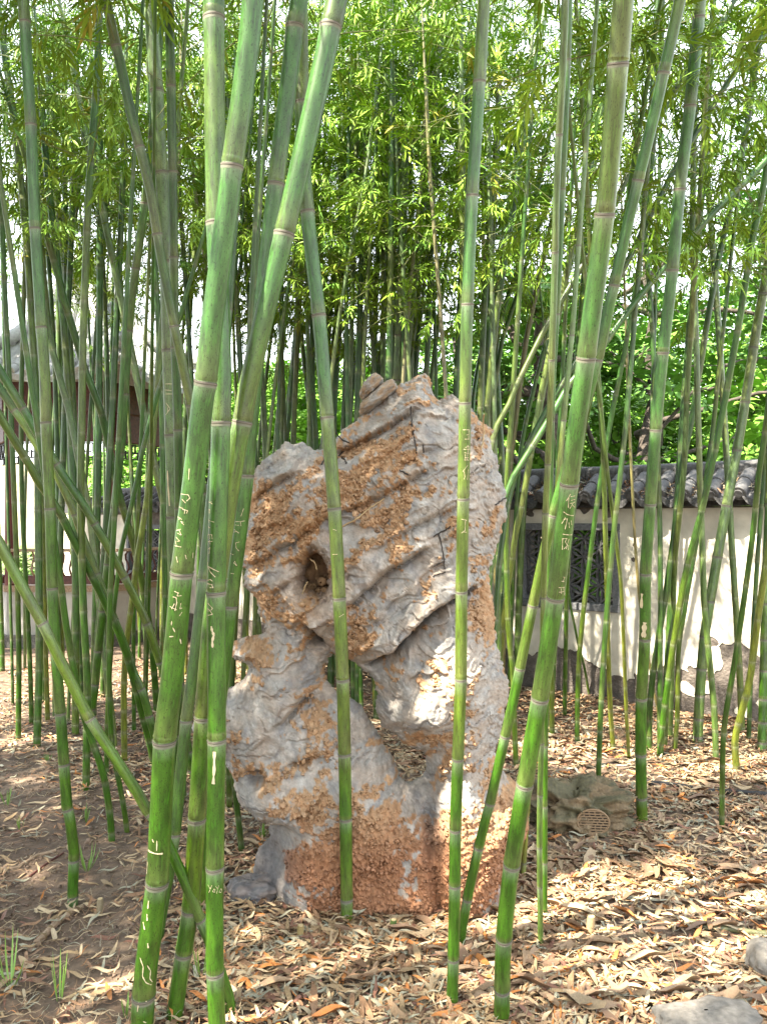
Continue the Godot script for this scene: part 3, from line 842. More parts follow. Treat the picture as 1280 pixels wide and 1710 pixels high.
# ---------------------------------------------------------------- carvings
func build_marks() -> void:
	# culm | crop x, crop y, crop scale | stroke width mm | strokes
	var t := [
		"f1|250 780 5.7|2.2|300:262 370:252 386:280 355:312;312:305 345:332", "f1|250 780 5.7|2.2|280:385 320:388;318:395 365:398 355:425;340:392 335:430",
		"f1|250 780 5.7|2.2|272:478 310:490;300:480 280:500;305:515 330:535;300:510 325:512", "f1|250 780 5.7|2.2|260:605 300:580;285:590 305:632 270:625",
		"f1|250 780 5.7|2.2|255:665 290:690 265:700;245:745 305:742;250:700 260:745", "f1|250 780 5.7|2|258:840 270:890;342:810 352:850;412:790 410:840", "f1|250 780 5.7|2|380:10 375:110",
		"f1|250 780 5.7|2|240:1160 280:1175;275:1165 265:1200 305:1195", "f1|250 780 5.7|2.2|225:1215 255:1215 262:1260 245:1340;197:1310 260:1330;240:1275 215:1330", "f1|250 780 5.7|1.6|300:1265 290:1320 310:1310;285:1385 310:1350",
		"f1|250 780 5.7|3|215:1440 212:1480;225:1500 245:1540;290:1600 300:1650;190:1590 230:1580",
		"f1|0 1390 3.88|4|970:405 965:455;960:490 962:530;935:550 945:590;965:670 968:700", "f1|0 1390 3.88|3|915:770 935:820 930:880 950:920 985:945;960:810 980:850 975:900 990:930", "f1|0 1390 3.88|5|940:170 945:250;950:95 1055:100",
		"f1|0 1390 3.88|3|1020:15 1018:80;990:10 1000:30;905:1050 895:1110;950:1040 952:1055;930:1170 950:1185",
		"f2|250 780 5.7|1.8|556:325 600:350;560:345 590:330;575:400 560:430 575:438 578:405 562:402", "f2|250 780 5.7|1.8|556:505 615:520;565:490 570:530;558:570 580:575;565:560 570:580",
		"f2|250 780 5.7|1.8|556:640 600:640;558:640 560:680;575:645 578:680;595:640 598:680;558:710 600:700;575:690 580:730;560:780 580:760 570:820",
		"f2|250 780 5.7|2.4|557:900 554:1000;560:940 655:985;560:945 580:990 625:1035", "f2|250 780 5.7|2.4|548:1075 580:1060 600:1075;548:1100 600:1110;570:1140 605:1135 590:1105",
		"f2|250 780 5.7|2.2|558:1285 600:1330 585:1350;565:1340 600:1385 558:1400;558:1330 562:1365", "f2|250 780 5.7|7|588:1500 596:1540 612:1580 598:1640 600:1700", "f2|0 1100 2.8|8|1003:420 1002:500 998:570",
		"f2|0 1100 2.8|1.3|974:1040 985:1055;992:1038 978:1075", "f2|0 1100 2.8|1.3|1000:1055 995:1068 1005:1070 1006:1056 1000:1055", "f2|0 1100 2.8|1.3|1008:1042 1016:1055;1022:1042 1012:1078", "f2|0 1100 2.8|1.3|1030:1062 1024:1075 1033:1080 1036:1066 1030:1062",
		"f5|250 780 5.7|1.8|895:385 870:460;905:500 820:520;865:515 870:550;815:550 850:548", "f5|250 780 5.7|1.8|800:590 850:620;835:605 775:630", "f5|250 780 5.7|1.8|855:700 820:715 825:760 850:785;765:825 800:827", "f5|250 780 5.7|1.8|810:885 830:925 800:900;775:1003 805:1003",
		"r1|880 780 6.58|1.6|475:270 430:350;455:310 450:420;475:300 520:290;480:340 522:330;470:375 520:360;500:370 465:430;495:395 520:420", "r1|880 780 6.58|1.6|400:470 440:495 505:510",
		"r1|880 780 6.58|1.6|420:530 380:600;400:555 440:540 415:655;455:580 460:640;478:560 483:610", "r1|880 780 6.58|1.8|390:710 440:715 486:720",
		"r1|880 780 6.58|1.6|390:755 385:880;390:760 435:755 415:790 440:830 400:870;455:760 425:870;450:830 445:885", "r1|880 780 6.58|1.5|395:1175 410:1180 390:1230;375:1220 403:1225", "r1|880 780 6.58|1.5|345:1290 408:1290;370:1300 375:1360;350:1340 400:1335;398:1300 403:1380",
		"m2|730 660 7.125|1.6|305:410 374:410;370:415 366:520;345:470 370:465;325:520 372:520", "m2|730 660 7.125|1.6|330:620 366:600 370:650;355:590 358:680;310:640 368:640;320:680 368:690;330:700 330:750;330:740 366:740;320:765 368:768;355:700 350:765",
		"m2|730 660 7.125|1.4|355:830 300:905;315:900 325:960 315:995;362:880 352:1000", "m2|730 660 7.125|1.6|285:1465 345:1480;330:1490 325:1600 285:1630;300:1615 342:1620",
		"t2|240 620 4.5|3|162:100 215:100;162:145 210:150;166:175 215:175;168:240 200:285 168:330;185:270 178:320", "t2|240 620 4.5|9|180:745 185:860 195:1010",
		"m1|380 880 4.571|1.8|800:205 838:205;850:680 885:660;805:15 830:25", "r3|1040 740 4.75|16|148:1185 143:1300", "r3|1040 740 4.75|22|170:1410 165:1470 160:1530"]
	for e: String in t:
		var f := e.split("|")
		var c: Dictionary = culms[f[0]]
		var o := f[1].split_floats(" ")
		var wd := f[2].to_float() * 0.00115
		var b := Buf.new()
		for stroke in f[3].split(";"):
			var path := PackedVector3Array()
			var nor := PackedVector3Array()
			var q: Array[Vector2] = []
			for s in stroke.split(" ", false):
				var xy := s.split_floats(":")
				q.append(Vector2(o[0] + xy[0] / o[2], o[1] + xy[1] / o[2]))
			for i in q.size() - 1:
				for k in 5:
					if k == 4 and i < q.size() - 2:
						continue
					var w := q[i].lerp(q[i + 1], k / 4.0)
					var hit := on_culm(c, w)
					path.append(hit[0]); nor.append(hit[1])
			for i in path.size() - 1:
				var d := path[i + 1] - path[i]
				if d.length() < 1e-5:
					continue
				var j := absf(sin(i * 2.3 + wd * 900.0))
				var sd := d.cross(nor[i]).normalized() * wd * 0.5 * (0.35 + 0.65 * j)
				var sd2 := d.cross(nor[i + 1]).normalized() * wd * 0.5 * (0.35 + 0.65 * absf(sin((i + 1) * 2.3 + wd * 900.0)))
				b.quad(path[i] - sd, path[i] + sd, path[i + 1] + sd2, path[i + 1] - sd2, nor[i])
		for i in b.p.size():
			b.p[i] -= c.base
		part("carved_mark", b.mesh(M.mark), c.root)

# the point of a culm's near side that the measured point w lies on
func on_culm(c: Dictionary, w: Vector2) -> Array:
	var pys: PackedFloat32Array = c.pys
	var pts: PackedVector3Array = c.pts
	for i in range(1, pys.size()):
		if pys[i] <= w.y and pys[i - 1] >= w.y:
			var t := (pys[i - 1] - w.y) / maxf(pys[i - 1] - pys[i], 0.001)
			var o := pts[i - 1].lerp(pts[i], t)
			var r: float = lerpf(c.rad[i - 1], c.rad[i], t)
			var ax := (pts[i] - pts[i - 1]).normalized()
			var toward := (Vector3(0, EYE, 0) - o).normalized()
			var side := ax.cross(toward).normalized()
			var front := side.cross(ax).normalized()
			var x := clampf((at(w.x, w.y, -o.z) - o).dot(side) / r, -0.93, 0.93)
			var n := side * x + front * sqrt(1.0 - x * x)
			return [o + n * (r + 0.0012), n]
	return [Vector3.ZERO, Vector3.UP]

# ---------------------------------------------------------------- the ground
func build_ground() -> void:
	var b := Buf.new()
	var k := 150
	for i in k + 1:
		for j in k + 1:
			var u := float(i) / k * 2.0 - 1.0
			var w := float(j) / k * 2.0 - 1.0
			var x := (absf(u) * 0.11 + pow(absf(u), 3.5) * 0.89) * signf(u) * 90.0
			var z := -4.5 + (absf(w) * 0.11 + pow(absf(w), 3.5) * 0.89) * signf(w) * 90.0
			var nz := n1.get_noise_2d(x * 90.0 + 500.0, z * 90.0)
			var c := Color(0.155, 0.10, 0.065).lerp(Color(0.215, 0.15, 0.10), clampf(nz * 1.2 + 0.4, 0, 1))
			if wall_behind(x, z) > 1.0:
				c = Color(0.17, 0.17, 0.08).lerp(Color(0.30, 0.25, 0.17), clampf(nz * 2.0 + 0.5, 0, 1))
			b.v(Vector3(x, ground_y(x, z), z), Vector3.UP, c)
	for i in k:
		for j in k:
			var a := i * (k + 1) + j
			b.ix.append_array(PackedInt32Array([a, a + k + 1, a + 1, a + 1, a + k + 1, a + k + 2]))
	b.smooth()
	if b.n[0].y < 0.0:
		for i in b.n.size():
			b.n[i] = -b.n[i]
	var o := part("ground", b.mesh(M.soil), self)
	o.set_meta("kind", "structure")

# ---------------------------------------------------------------- the garden wall
const WX0 := -8.5
const WX1 := 3.9
const TOP := 1.615
func plaster_field(x: float, y: float) -> float:
	var f := y - (0.33 + 0.26 * n1.get_noise_2d(x * 70.0, 3.0) + 0.30 * exp(-pow((x - 1.95) / 0.35, 2.0)) + 0.07 * n1.get_noise_2d(x * 420.0, y * 420.0) + 0.03 * n1.get_noise_2d(x * 1500.0, y * 1500.0))
	f = minf(f, (TOP - 0.012) - y)
	for h: Vector3 in [Vector3(0.22, 1.57, 0.035), Vector3(0.95, 1.56, 0.04), Vector3(0.74, 1.59, 0.03), Vector3(1.18, 1.30, 0.025), Vector3(1.17, 1.18, 0.018), Vector3(1.24, 0.98, 0.03), Vector3(2.45, 0.55, 0.07), Vector3(1.75, 0.85, 0.02), Vector3(1.5, 0.62, 0.03)]:
		f = minf(f, Vector2(x - h.x, y - h.y).length() - h.z * (1.0 + 0.9 * n1.get_noise_2d(x * 1300.0, y * 1300.0)))
	var fl := y - 0.30    # loose flakes of plaster left low down
	for h: Vector3 in [Vector3(1.62, 0.17, 0.055), Vector3(1.74, 0.20, 0.06), Vector3(2.2, 0.12, 0.06), Vector3(2.02, 0.06, 0.05), Vector3(1.64, 0.47, 0.13), Vector3(1.78, 0.42, 0.10)]:
		f = maxf(f, minf(h.z - Vector2(x - h.x, y - h.y).length() * (1.0 + 0.8 * n1.get_noise_2d(x * 900.0 + 40.0, y * 900.0)), TOP - y))
	return f

func build_wall() -> void:
	var w := thing("garden_wall", "long white plastered garden wall with peeling base and grey tiled cap", "wall", "", Vector3(1.16, 0, -7.4))
	w.transform.basis = Basis(Vector3(0.773, 0, 0.634), Vector3.UP, Vector3(-0.634, 0, 0.773))
	# window opening: x 0.09..1.06, y 0.73..1.48 ; another far to the left
	var holes := [[0.09, 1.06, 0.73, 1.48], [-6.15, -5.3, 0.75, 1.45]]
	var b := Buf.new()
	var th := 0.15
	var seg := [[WX0, -6.15], [-5.3, 0.09], [1.06, WX1]]
	for s: Array in seg:
		b.box(Vector3((s[0] + s[1]) * 0.5, TOP * 0.5 - 0.3, -th), Vector3((s[1] - s[0]) * 0.5, TOP * 0.5 + 0.3, th))
	for h: Array in holes:
		b.box(Vector3((h[0] + h[1]) * 0.5, h[2] * 0.5 - 0.3, -th), Vector3((h[1] - h[0]) * 0.5, h[2] * 0.5 + 0.3, th - 0.002))
		b.box(Vector3((h[0] + h[1]) * 0.5, (h[3] + TOP) * 0.5, -th), Vector3((h[1] - h[0]) * 0.5, (TOP - h[3]) * 0.5, th - 0.002))
	part("wall_core", b.mesh(M.render), w)
	# plaster, with ragged edges
	b = Buf.new()
	var cs := 0.022
	var nx := int((WX1 + 1.2) / cs)
	var ny := int(TOP / cs) + 1
	var val := PackedFloat32Array()
	for i in nx + 1:
		for j in ny + 1:
			val.append(plaster_field(-1.2 + i * cs, j * cs))
	var deep := 0.007
	for i in nx:
		for j in ny:
			var p := [Vector2(-1.2 + i * cs, j * cs), Vector2(-1.2 + (i + 1) * cs, j * cs), Vector2(-1.2 + (i + 1) * cs, (j + 1) * cs), Vector2(-1.2 + i * cs, (j + 1) * cs)]
			var mid: Vector2 = (p[0] + p[2]) * 0.5
			if mid.x > 0.10 and mid.x < 1.05 and mid.y > 0.74 and mid.y < 1.47:
				continue
			var f := [val[i * (ny + 1) + j], val[(i + 1) * (ny + 1) + j], val[(i + 1) * (ny + 1) + j + 1], val[i * (ny + 1) + j + 1]]
			var poly: Array[Vector2] = []
			var edge: Array[Vector2] = []
			for k in 4:
				var k2 := (k + 1) % 4
				if f[k] > 0.0:
					poly.append(p[k])
				if (f[k] > 0.0) != (f[k2] > 0.0):
					var c: Vector2 = (p[k] as Vector2).lerp(p[k2], f[k] / (f[k] - f[k2]))
					poly.append(c)
					edge.append(c)
			for k in range(2, poly.size()):
				b.tri(Vector3(poly[0].x, poly[0].y, deep), Vector3(poly[k - 1].x, poly[k - 1].y, deep), Vector3(poly[k].x, poly[k].y, deep), Vector3.BACK)
			if edge.size() == 2:
				var e0 := Vector3(edge[0].x, edge[0].y, deep)
				var e1 := Vector3(edge[1].x, edge[1].y, deep)
				var nn := (e1 - e0).cross(Vector3.BACK).normalized()
				b.quad(e0, e1, e1 - Vector3(0, 0, deep), e0 - Vector3(0, 0, deep), nn)
	b.box(Vector3((WX0 - 6.15) * 0.5, 0.95, deep * 0.5 + 0.0005), Vector3((-6.15 - WX0) * 0.5, 0.64, deep * 0.5))
	b.box(Vector3((-5.3 - 1.2) * 0.5, 0.95, deep * 0.5 + 0.0005), Vector3((5.3 - 1.2) * 0.5, 0.64, deep * 0.5))
	part("plaster", b.mesh(M.plaster), w)
	for h: Array in holes:
		build_lattice(w, h[0], h[1], h[2], h[3])
	# dark brick course and tiled cap
	var x := WX0
	var bm := Buf.new()
	bm.box(Vector3.ZERO, Vector3(0.118, 0.03, 0.05), Basis.IDENTITY, 0.004)
	var brick := bm.mesh(M.brick_dark)
	while x < WX1:
		if x > -1.6 or (x > -6.8 and x < -4.4):
			part("brick", brick, w, Transform3D(Basis.IDENTITY, Vector3(x + 0.12, TOP + 0.031, 0.006 + rng.randf() * 0.004)))
		x += 0.24
	b = Buf.new()
	b.box(Vector3((WX0 + WX1) * 0.5, TOP + 0.11, -0.15), Vector3((WX1 - WX0) * 0.5, 0.1, 0.10))
	part("cap_bed", b.mesh(M.brick_dark), w)
	# tile meshes: front slope from (1.86,-0.10) to (1.70, 0.17)
	var a0 := Vector3(0, 1.87, -0.11)
	var a1 := Vector3(0, 1.715, 0.17)
	var along := (a1 - a0).normalized()
	var upn := Vector3.RIGHT.cross(along).normalized()
	if upn.y < 0: upn = -upn
	var cover := Buf.new()
	for half in 2:
		var s0 := a0 + along * (0.165 * half) + upn * (0.004 * (1 - half))
		var pts := PackedVector3Array([s0, s0 + along * 0.15, s0 + along * 0.158])
		cover.tube(pts, PackedFloat32Array([0.05, 0.054, 0.050]), 14, PackedColorArray(), true)
	var cm := cover.mesh(M.tile)
	var disc := Buf.new()
	var ec := a0 + along * 0.322
	disc.tube(PackedVector3Array([ec, ec + along * 0.012, ec + along * 0.016]), PackedFloat32Array([0.058, 0.058, 0.052]), 18, PackedColorArray(), true)
	disc.tube(PackedVector3Array([ec + along * 0.015, ec + along * 0.021]), PackedFloat32Array([0.034, 0.03]), 14, PackedColorArray(), true)
	var dm := disc.mesh(M.tile)
	# pan tile with a hanging lip
	var pan := Buf.new()
	var cols := 8
	for i in 2:
		for j in cols + 1:
			var t := float(j) / cols * 2.0 - 1.0
			var o := (a0 if i == 0 else a0 + along * 0.34) + Vector3(t * 0.075, 0, 0) - upn * (0.045 * (1.0 - t * t) + 0.0)
			pan.v(o, (upn + Vector3(-t * 0.6, 0, 0)).normalized())
	for j in cols:
		pan.ix.append_array(PackedInt32Array([j, j + 1, j + cols + 1, j + 1, j + cols + 2, j + cols + 1]))
	var lip := Buf.new()
	for j in cols:
		var q: Array[Vector3] = []
		for e: Vector2 in [Vector2(j, 0), Vector2(j + 1, 0), Vector2(j + 1, 1), Vector2(j, 1)]:
			var t := e.x / cols * 2.0 - 1.0
			var top := a0 + along * 0.341 + Vector3(t * 0.078, 0, 0) - upn * (0.045 * (1.0 - t * t))
			q.append(top + Vector3(0, -e.y * (0.055 - 0.03 * t * t), 0.004 * e.y))
		lip.quad(q[0], q[1], q[2], q[3], Vector3.BACK)
		for i in 4: q[i] -= Vector3(0, 0, 0.012)
		lip.quad(q[0], q[1], q[2], q[3], Vector3.FORWARD)
	var pm := pan.mesh(M.tile)
	var lm := lip.mesh(M.tile)
	var pitch := 0.205
	x = WX0 + 0.1
	while x < WX1:
		if x > -1.6 or (x > -6.8 and x < -4.4):
			var jit := Transform3D(Basis(Vector3.UP, rng.randf_range(-0.03, 0.03)), Vector3(x, rng.randf_range(-0.006, 0.004), rng.randf_range(-0.01, 0.01)))
			var cv := part("cover_tile", cm, w, jit)
			part("end_disc", dm, cv)
			var pn := part("pan_tile", pm, w, Transform3D(Basis.IDENTITY, Vector3(x + pitch * 0.5, -0.004, 0)))
			part("drip_lip", lm, pn)
		x += pitch
	# rear slope, plain, and the ridge of three courses
	b = Buf.new()
	b.quad(Vector3(WX0, 1.86, -0.2), Vector3(WX1, 1.86, -0.2), Vector3(WX1, 1.7, -0.5), Vector3(WX0, 1.7, -0.5), Vector3(0, 0.8, -0.5))
	b.quad(Vector3(WX0, 1.75, -0.2), Vector3(WX1, 1.75, -0.2), Vector3(WX1, 1.66, -0.5), Vector3(WX0, 1.66, -0.5), Vector3(0, -0.8, 0.5))
	part("rear_slope", b.mesh(M.tile), w)
	x = WX0
	var rb := Buf.new()
	rb.box(Vector3(0.2, 1.865, -0.155), Vector3(0.198, 0.042, 0.06), Basis.IDENTITY, 0.006)
	var rm := rb.mesh(M.tile)
	var rt := Buf.new()
	rt.tube(PackedVector3Array([Vector3(0.003, 1.918, -0.155), Vector3(0.39, 1.918, -0.155), Vector3(0.397, 1.918, -0.155)]), PackedFloat32Array([0.06, 0.06, 0.055]), 16)
	var rtm := rt.mesh(M.tile)
	while x < WX1:
		if x > -1.7 or (x > -6.9 and x < -4.3):
			part("ridge_course", rm, w, Transform3D(Basis.IDENTITY, Vector3(x, 0, rng.randf_range(-0.004, 0.004))))
			part("ridge_tile", rtm, w, Transform3D(Basis.IDENTITY, Vector3(x, rng.randf_range(-0.004, 0.004), 0)))
		x += 0.4
	# straw and leaves lodged between the tiles
	var xs: Array[Transform3D] = []
	var cl := PackedColorArray()
	for i in 2600:
		var t := rng.randf()
		var xx := rng.randf_range(-1.4, WX1)
		var fr := fposmod(xx - WX0 - 0.1, pitch) / pitch
		if fr < 0.25 or fr > 0.75:
			continue
		var o := a0 + along * (t * 0.33) + Vector3(xx, 0, 0) + upn * rng.randf_range(-0.03, 0.02)
		xs.append(Transform3D(Basis.from_euler(Vector3(rng.randf_range(-0.6, 0.6), rng.randf() * TAU, rng.randf_range(-0.6, 0.6))) * rng.randf_range(0.5, 1.0), o))
		cl.append(dry_tint())
	many("roof_litter", litter_mesh(0), w, xs, cl)

func dry_tint() -> Color:
	var k := rng.randf()
	var c := Color(0.37, 0.25, 0.13)
	if k < 0.22: c = Color(0.47, 0.36, 0.22)
	elif k < 0.36: c = Color(0.33, 0.31, 0.22)
	elif k < 0.62: c = Color(0.27, 0.15, 0.078)
	elif k < 0.70: c = Color(0.20, 0.09, 0.055)
	elif k < 0.74: c = Color(0.45, 0.17, 0.04)
	var s := rng.randf_range(0.75, 1.15)
	return Color(c.r * s, c.g * s, c.b * s)

func build_lattice(w: Node3D, x0: float, x1: float, y0: float, y1: float) -> void:
	var win := part("lattice_window", null, w)
	var b := Buf.new()
	var fw := 0.062
	b.box(Vector3((x0 + x1) * 0.5, y0 + fw * 0.5, -0.03), Vector3((x1 - x0) * 0.5, fw * 0.5, 0.055), Basis.IDENTITY, 0.005)
	b.box(Vector3((x0 + x1) * 0.5, y1 - fw * 0.5, -0.03), Vector3((x1 - x0) * 0.5, fw * 0.5, 0.055), Basis.IDENTITY, 0.005)
	b.box(Vector3(x0 + fw * 0.5, (y0 + y1) * 0.5, -0.03), Vector3(fw * 0.5, (y1 - y0) * 0.5 - fw, 0.052), Basis.IDENTITY, 0.005)
	b.box(Vector3(x1 - fw * 0.5, (y0 + y1) * 0.5, -0.03), Vector3(fw * 0.5, (y1 - y0) * 0.5 - fw, 0.052), Basis.IDENTITY, 0.005)
	win.mesh = b.mesh(M.frame)
	# petals: pairs of curved tiles along the edges of a triangular net
	var e := 0.162
	var arcm := Buf.new()
	var k := 8
	var rr := e
	for i in k:
		var q: Array[Vector3] = []
		for a in 2:
			var th := (float(i + a) / k - 0.5) * PI / 3.0
			for r: float in [rr - 0.007, rr + 0.007]:
				q.append(Vector3(sin(th) * r, cos(th) * r - rr * cos(PI / 6.0), 0))
		var nin := -Vector3(q[0].x, q[0].y + rr * cos(PI / 6.0), 0).normalized()
		var d := Vector3(0, 0, 0.02)
		arcm.quad(q[0] + d, q[1] + d, q[3] + d, q[2] + d, Vector3.BACK)
		arcm.quad(q[0] - d, q[1] - d, q[3] - d, q[2] - d, Vector3.FORWARD)
		arcm.quad(q[0] + d, q[2] + d, q[2] - d, q[0] - d, nin)
		arcm.quad(q[1] + d, q[3] + d, q[3] - d, q[1] - d, -nin)
	var am := arcm.mesh(M.tile)
	var ix0 := x0 + fw
	var ix1 := x1 - fw
	var iy0 := y0 + fw
	var iy1 := y1 - fw
	var cx := (ix0 + ix1) * 0.5
	for i in range(-4, 5):
		for j in range(-1, 6):
			var o := Vector2(cx + i * e * 0.866, iy0 - 0.01 + j * e + (e * 0.5 if i % 2 != 0 else 0.0))
			for dd in 3:
				var an := PI / 2.0 + dd * PI / 3.0 - PI / 3.0
				var mid := o + Vector2(cos(an), sin(an)) * e * 0.5
				var far := o + Vector2(cos(an), sin(an)) * e
				var lim := 0.022
				if minf(o.x, far.x) < ix0 - lim or maxf(o.x, far.x) > ix1 + lim or minf(o.y, far.y) < iy0 - lim or maxf(o.y, far.y) > iy1 + lim:
					continue
				for s in 2:
					part("petal_tile", am, win, Transform3D(Basis(Vector3.BACK, an + (PI if s == 0 else 0.0)), Vector3(mid.x, mid.y, -0.05 - 0.0007 * ((i * 7 + j * 3 + dd * 2 + s + 70) % 9))))

# ---------------------------------------------------------------- the pavilion at the left
func build_pavilion() -> void:
	var pav := thing("pavilion", "dark red timber pavilion with grey tiled roof and white plinth at the left", "pavilion", "", Vector3(-3.88, 0, -10.6))
	var o := pav.position
	var foot := [Vector2(-0.62, 0.98), Vector2(0.62, 0.98), Vector2(1.12, 0.0), Vector2(0.95, -0.8), Vector2(-1.0, -0.8), Vector2(-1.3, 0.0)]
	var prism := func(poly: Array, y0: float, y1: float, grow: float, m: Material) -> Mesh:
		var b := Buf.new()
		var n: int = poly.size()
		for i in n:
			var a: Vector2 = poly[i] * grow
			var c: Vector2 = poly[(i + 1) % n] * grow
			var d := c - a
			var nn := Vector3(d.y, 0, -d.x).normalized()
			if nn.dot(Vector3(a.x + c.x, 0, a.y + c.y)) < 0: nn = -nn
			b.quad(Vector3(a.x, y0, a.y), Vector3(c.x, y0, c.y), Vector3(c.x, y1, c.y), Vector3(a.x, y1, a.y), nn)
			b.tri(Vector3(0, y1, 0), Vector3(a.x, y1, a.y), Vector3(c.x, y1, c.y), Vector3.UP)
		return b.mesh(m)
	part("base_ledge", prism.call(foot, -0.2, 0.14, 1.07, M.stone), pav)
	part("plinth", prism.call(foot, 0.13, 0.655, 1.0, M.plinth), pav)
	part("plinth_board", prism.call(foot, 0.655, 0.73, 1.03, M.tan_wood), pav)
	for i in [0, 1, 2, 5]:
		var v: Vector2 = foot[i] * 0.97
		var b := Buf.new()
		b.tube(PackedVector3Array([Vector3(0, 0.73, 0), Vector3(0, 3.1, 0)]), PackedFloat32Array([0.055, 0.053]), 16)
		part("column", b.mesh(M.column), pav, Transform3D(Basis.IDENTITY, Vector3(v.x, 0, v.y)))
	for pr: Array in [[5, 0], [0, 1], [1, 2]]:
		var a: Vector2 = foot[pr[0]]
		var c: Vector2 = foot[pr[1]]
		var d := (c - a)
		var ln := d.length()
		var ax := Basis(Vector3(d.x, 0, d.y) / ln, Vector3.UP, Vector3(d.x, 0, d.y).cross(Vector3.UP) / ln)
		var mid := (a + c) * 0.5
		var xf := Transform3D(ax, Vector3(mid.x, 0, mid.y))
		var bb := Buf.new()
		bb.box(Vector3(0, 2.637, 0), Vector3(ln * 0.5 - 0.05, 0.187, 0.035), Basis.IDENTITY, 0.01)
		part("beam", bb.mesh(M.red_wood), pav, xf)
		bb = Buf.new()
		bb.box(Vector3(0, 2.98, 0.01), Vector3(ln * 0.5 + 0.05, 0.18, 0.05), Basis.IDENTITY, 0.01)
		part("eave_board", bb.mesh(M.red_wood), pav, xf)
		# fretwork: bars of a broken key pattern
		var fr := part("fretwork", null, pav, xf)
		bb = Buf.new()
		bb.box(Vector3(0, 2.435, 0), Vector3(ln * 0.5 - 0.055, 0.008, 0.012))
		fr.mesh = bb.mesh(M.wood_dark)
		var cellw := 0.105
		var cnt := int((ln - 0.12) / cellw)
		var vb := Buf.new(); vb.box(Vector3.ZERO, Vector3(0.007, 0.05, 0.011)); var vm := vb.mesh(M.wood_dark)
		var hb := Buf.new(); hb.box(Vector3.ZERO, Vector3(0.045, 0.007, 0.011)); var hm := hb.mesh(M.wood_dark)
		for i in cnt:
			var xx := -ln * 0.5 + 0.1 + i * cellw
			var rows := 3 if (i < 2 or i > cnt - 3) else 2
			for r in rows:
				var yy := 2.38 - r * 0.075
				part("fret_bar", vm, fr, Transform3D(Basis.IDENTITY, Vector3(xx + (0.03 if (i + r) % 2 == 0 else -0.02), yy, 0)))
				part("fret_bar", hm, fr, Transform3D(Basis.IDENTITY, Vector3(xx + (0.02 if r % 2 == 0 else -0.02), yy - 0.045, 0.001)))
		# bench railing with bent slats leaning out
		bb = Buf.new()
		bb.box(Vector3(0, 1.155, 0.16), Vector3(ln * 0.5 + 0.09, 0.018, 0.03), Basis.IDENTITY, 0.006)
		part("top_rail", bb.mesh(M.tan_wood), pav, xf)
		bb = Buf.new()
		bb.box(Vector3(0, 0.80, 0.03), Vector3(ln * 0.5 - 0.06, 0.05, 0.04), Basis.IDENTITY, 0.006)
		part("seat_board", bb.mesh(M.red_wood), pav, xf)
		var sl := Buf.new()
		var sp := PackedVector3Array()
		var sr := PackedFloat32Array()
		for k in 7:
			var t := k / 6.0
			sp.append(Vector3(0, 0.83 + t * 0.315, 0.03 + 0.12 * t + 0.06 * sin(t * TAU * 0.9)))
			sr.append(0.012)
		sl.tube(sp, sr, 6)
		var slm := sl.mesh(M.red_wood)
		var slp := sl.mesh(M.tan_wood)
		for k in int(ln / 0.09):
			part("rail_slat", slp if k % 6 == 3 else slm, pav, xf * Transform3D(Basis.IDENTITY, Vector3(-ln * 0.5 + 0.08 + k * 0.09, 0, 0)))
	# roof: six curved faces with upturned corners
	var eave: Array[Vector3] = []
	for v: Vector2 in foot:
		var g := v.normalized() * (v.length() + 0.52)
		eave.append(Vector3(g.x, 3.42, g.y))
	var apex := Vector3(-0.05, 4.95, 0.1)
	var face := func(i: int, s: float, t: float) -> Vector3:
		var a := eave[i]
		var c := eave[(i + 1) % 6]
		var e := a.lerp(c, s)
		e.y -= 0.26 * (1.0 - pow(absf(s * 2.0 - 1.0), 2.4))
		var q := e.lerp(apex, t)
		q.y -= 0.42 * sin(t * PI) * (1.0 - t * 0.3)
		return q
	var rb := Buf.new()
	for i in 6:
		for a in 10:
			for c in 8:
				var q0: Vector3 = face.call(i, a / 10.0, c / 8.0)
				var q1: Vector3 = face.call(i, (a + 1) / 10.0, c / 8.0)
				var q2: Vector3 = face.call(i, (a + 1) / 10.0, (c + 1) / 8.0)
				var q3: Vector3 = face.call(i, a / 10.0, (c + 1) / 8.0)
				var nn := (q1 - q0).cross(q3 - q0).normalized()
				if nn.y < 0: nn = -nn
				rb.quad(q0, q1, q2, q3, nn)
				var dn := Vector3(0, -0.07, 0)
				rb.quad(q0 + dn, q1 + dn, q2 + dn, q3 + dn, -nn)
		for a in 10:
			var q0: Vector3 = face.call(i, a / 10.0, 0.0)
			var q1: Vector3 = face.call(i, (a + 1) / 10.0, 0.0)
			var dn := Vector3(0, -0.07, 0)
			rb.quad(q0, q1, q1 + dn, q0 + dn, Vector3(q0.x, 0, q0.z).normalized())
	var roof := part("roof", rb.mesh(M.tile_pale), pav)
	var tb := Buf.new()
	tb.tube(PackedVector3Array([Vector3(0, 0, 0), Vector3(0, 0, -0.9), Vector3(0, 0, -1)]), PackedFloat32Array([0.062, 0.057, 0.05]), 10)
	var tm := tb.mesh(M.tile_pale)
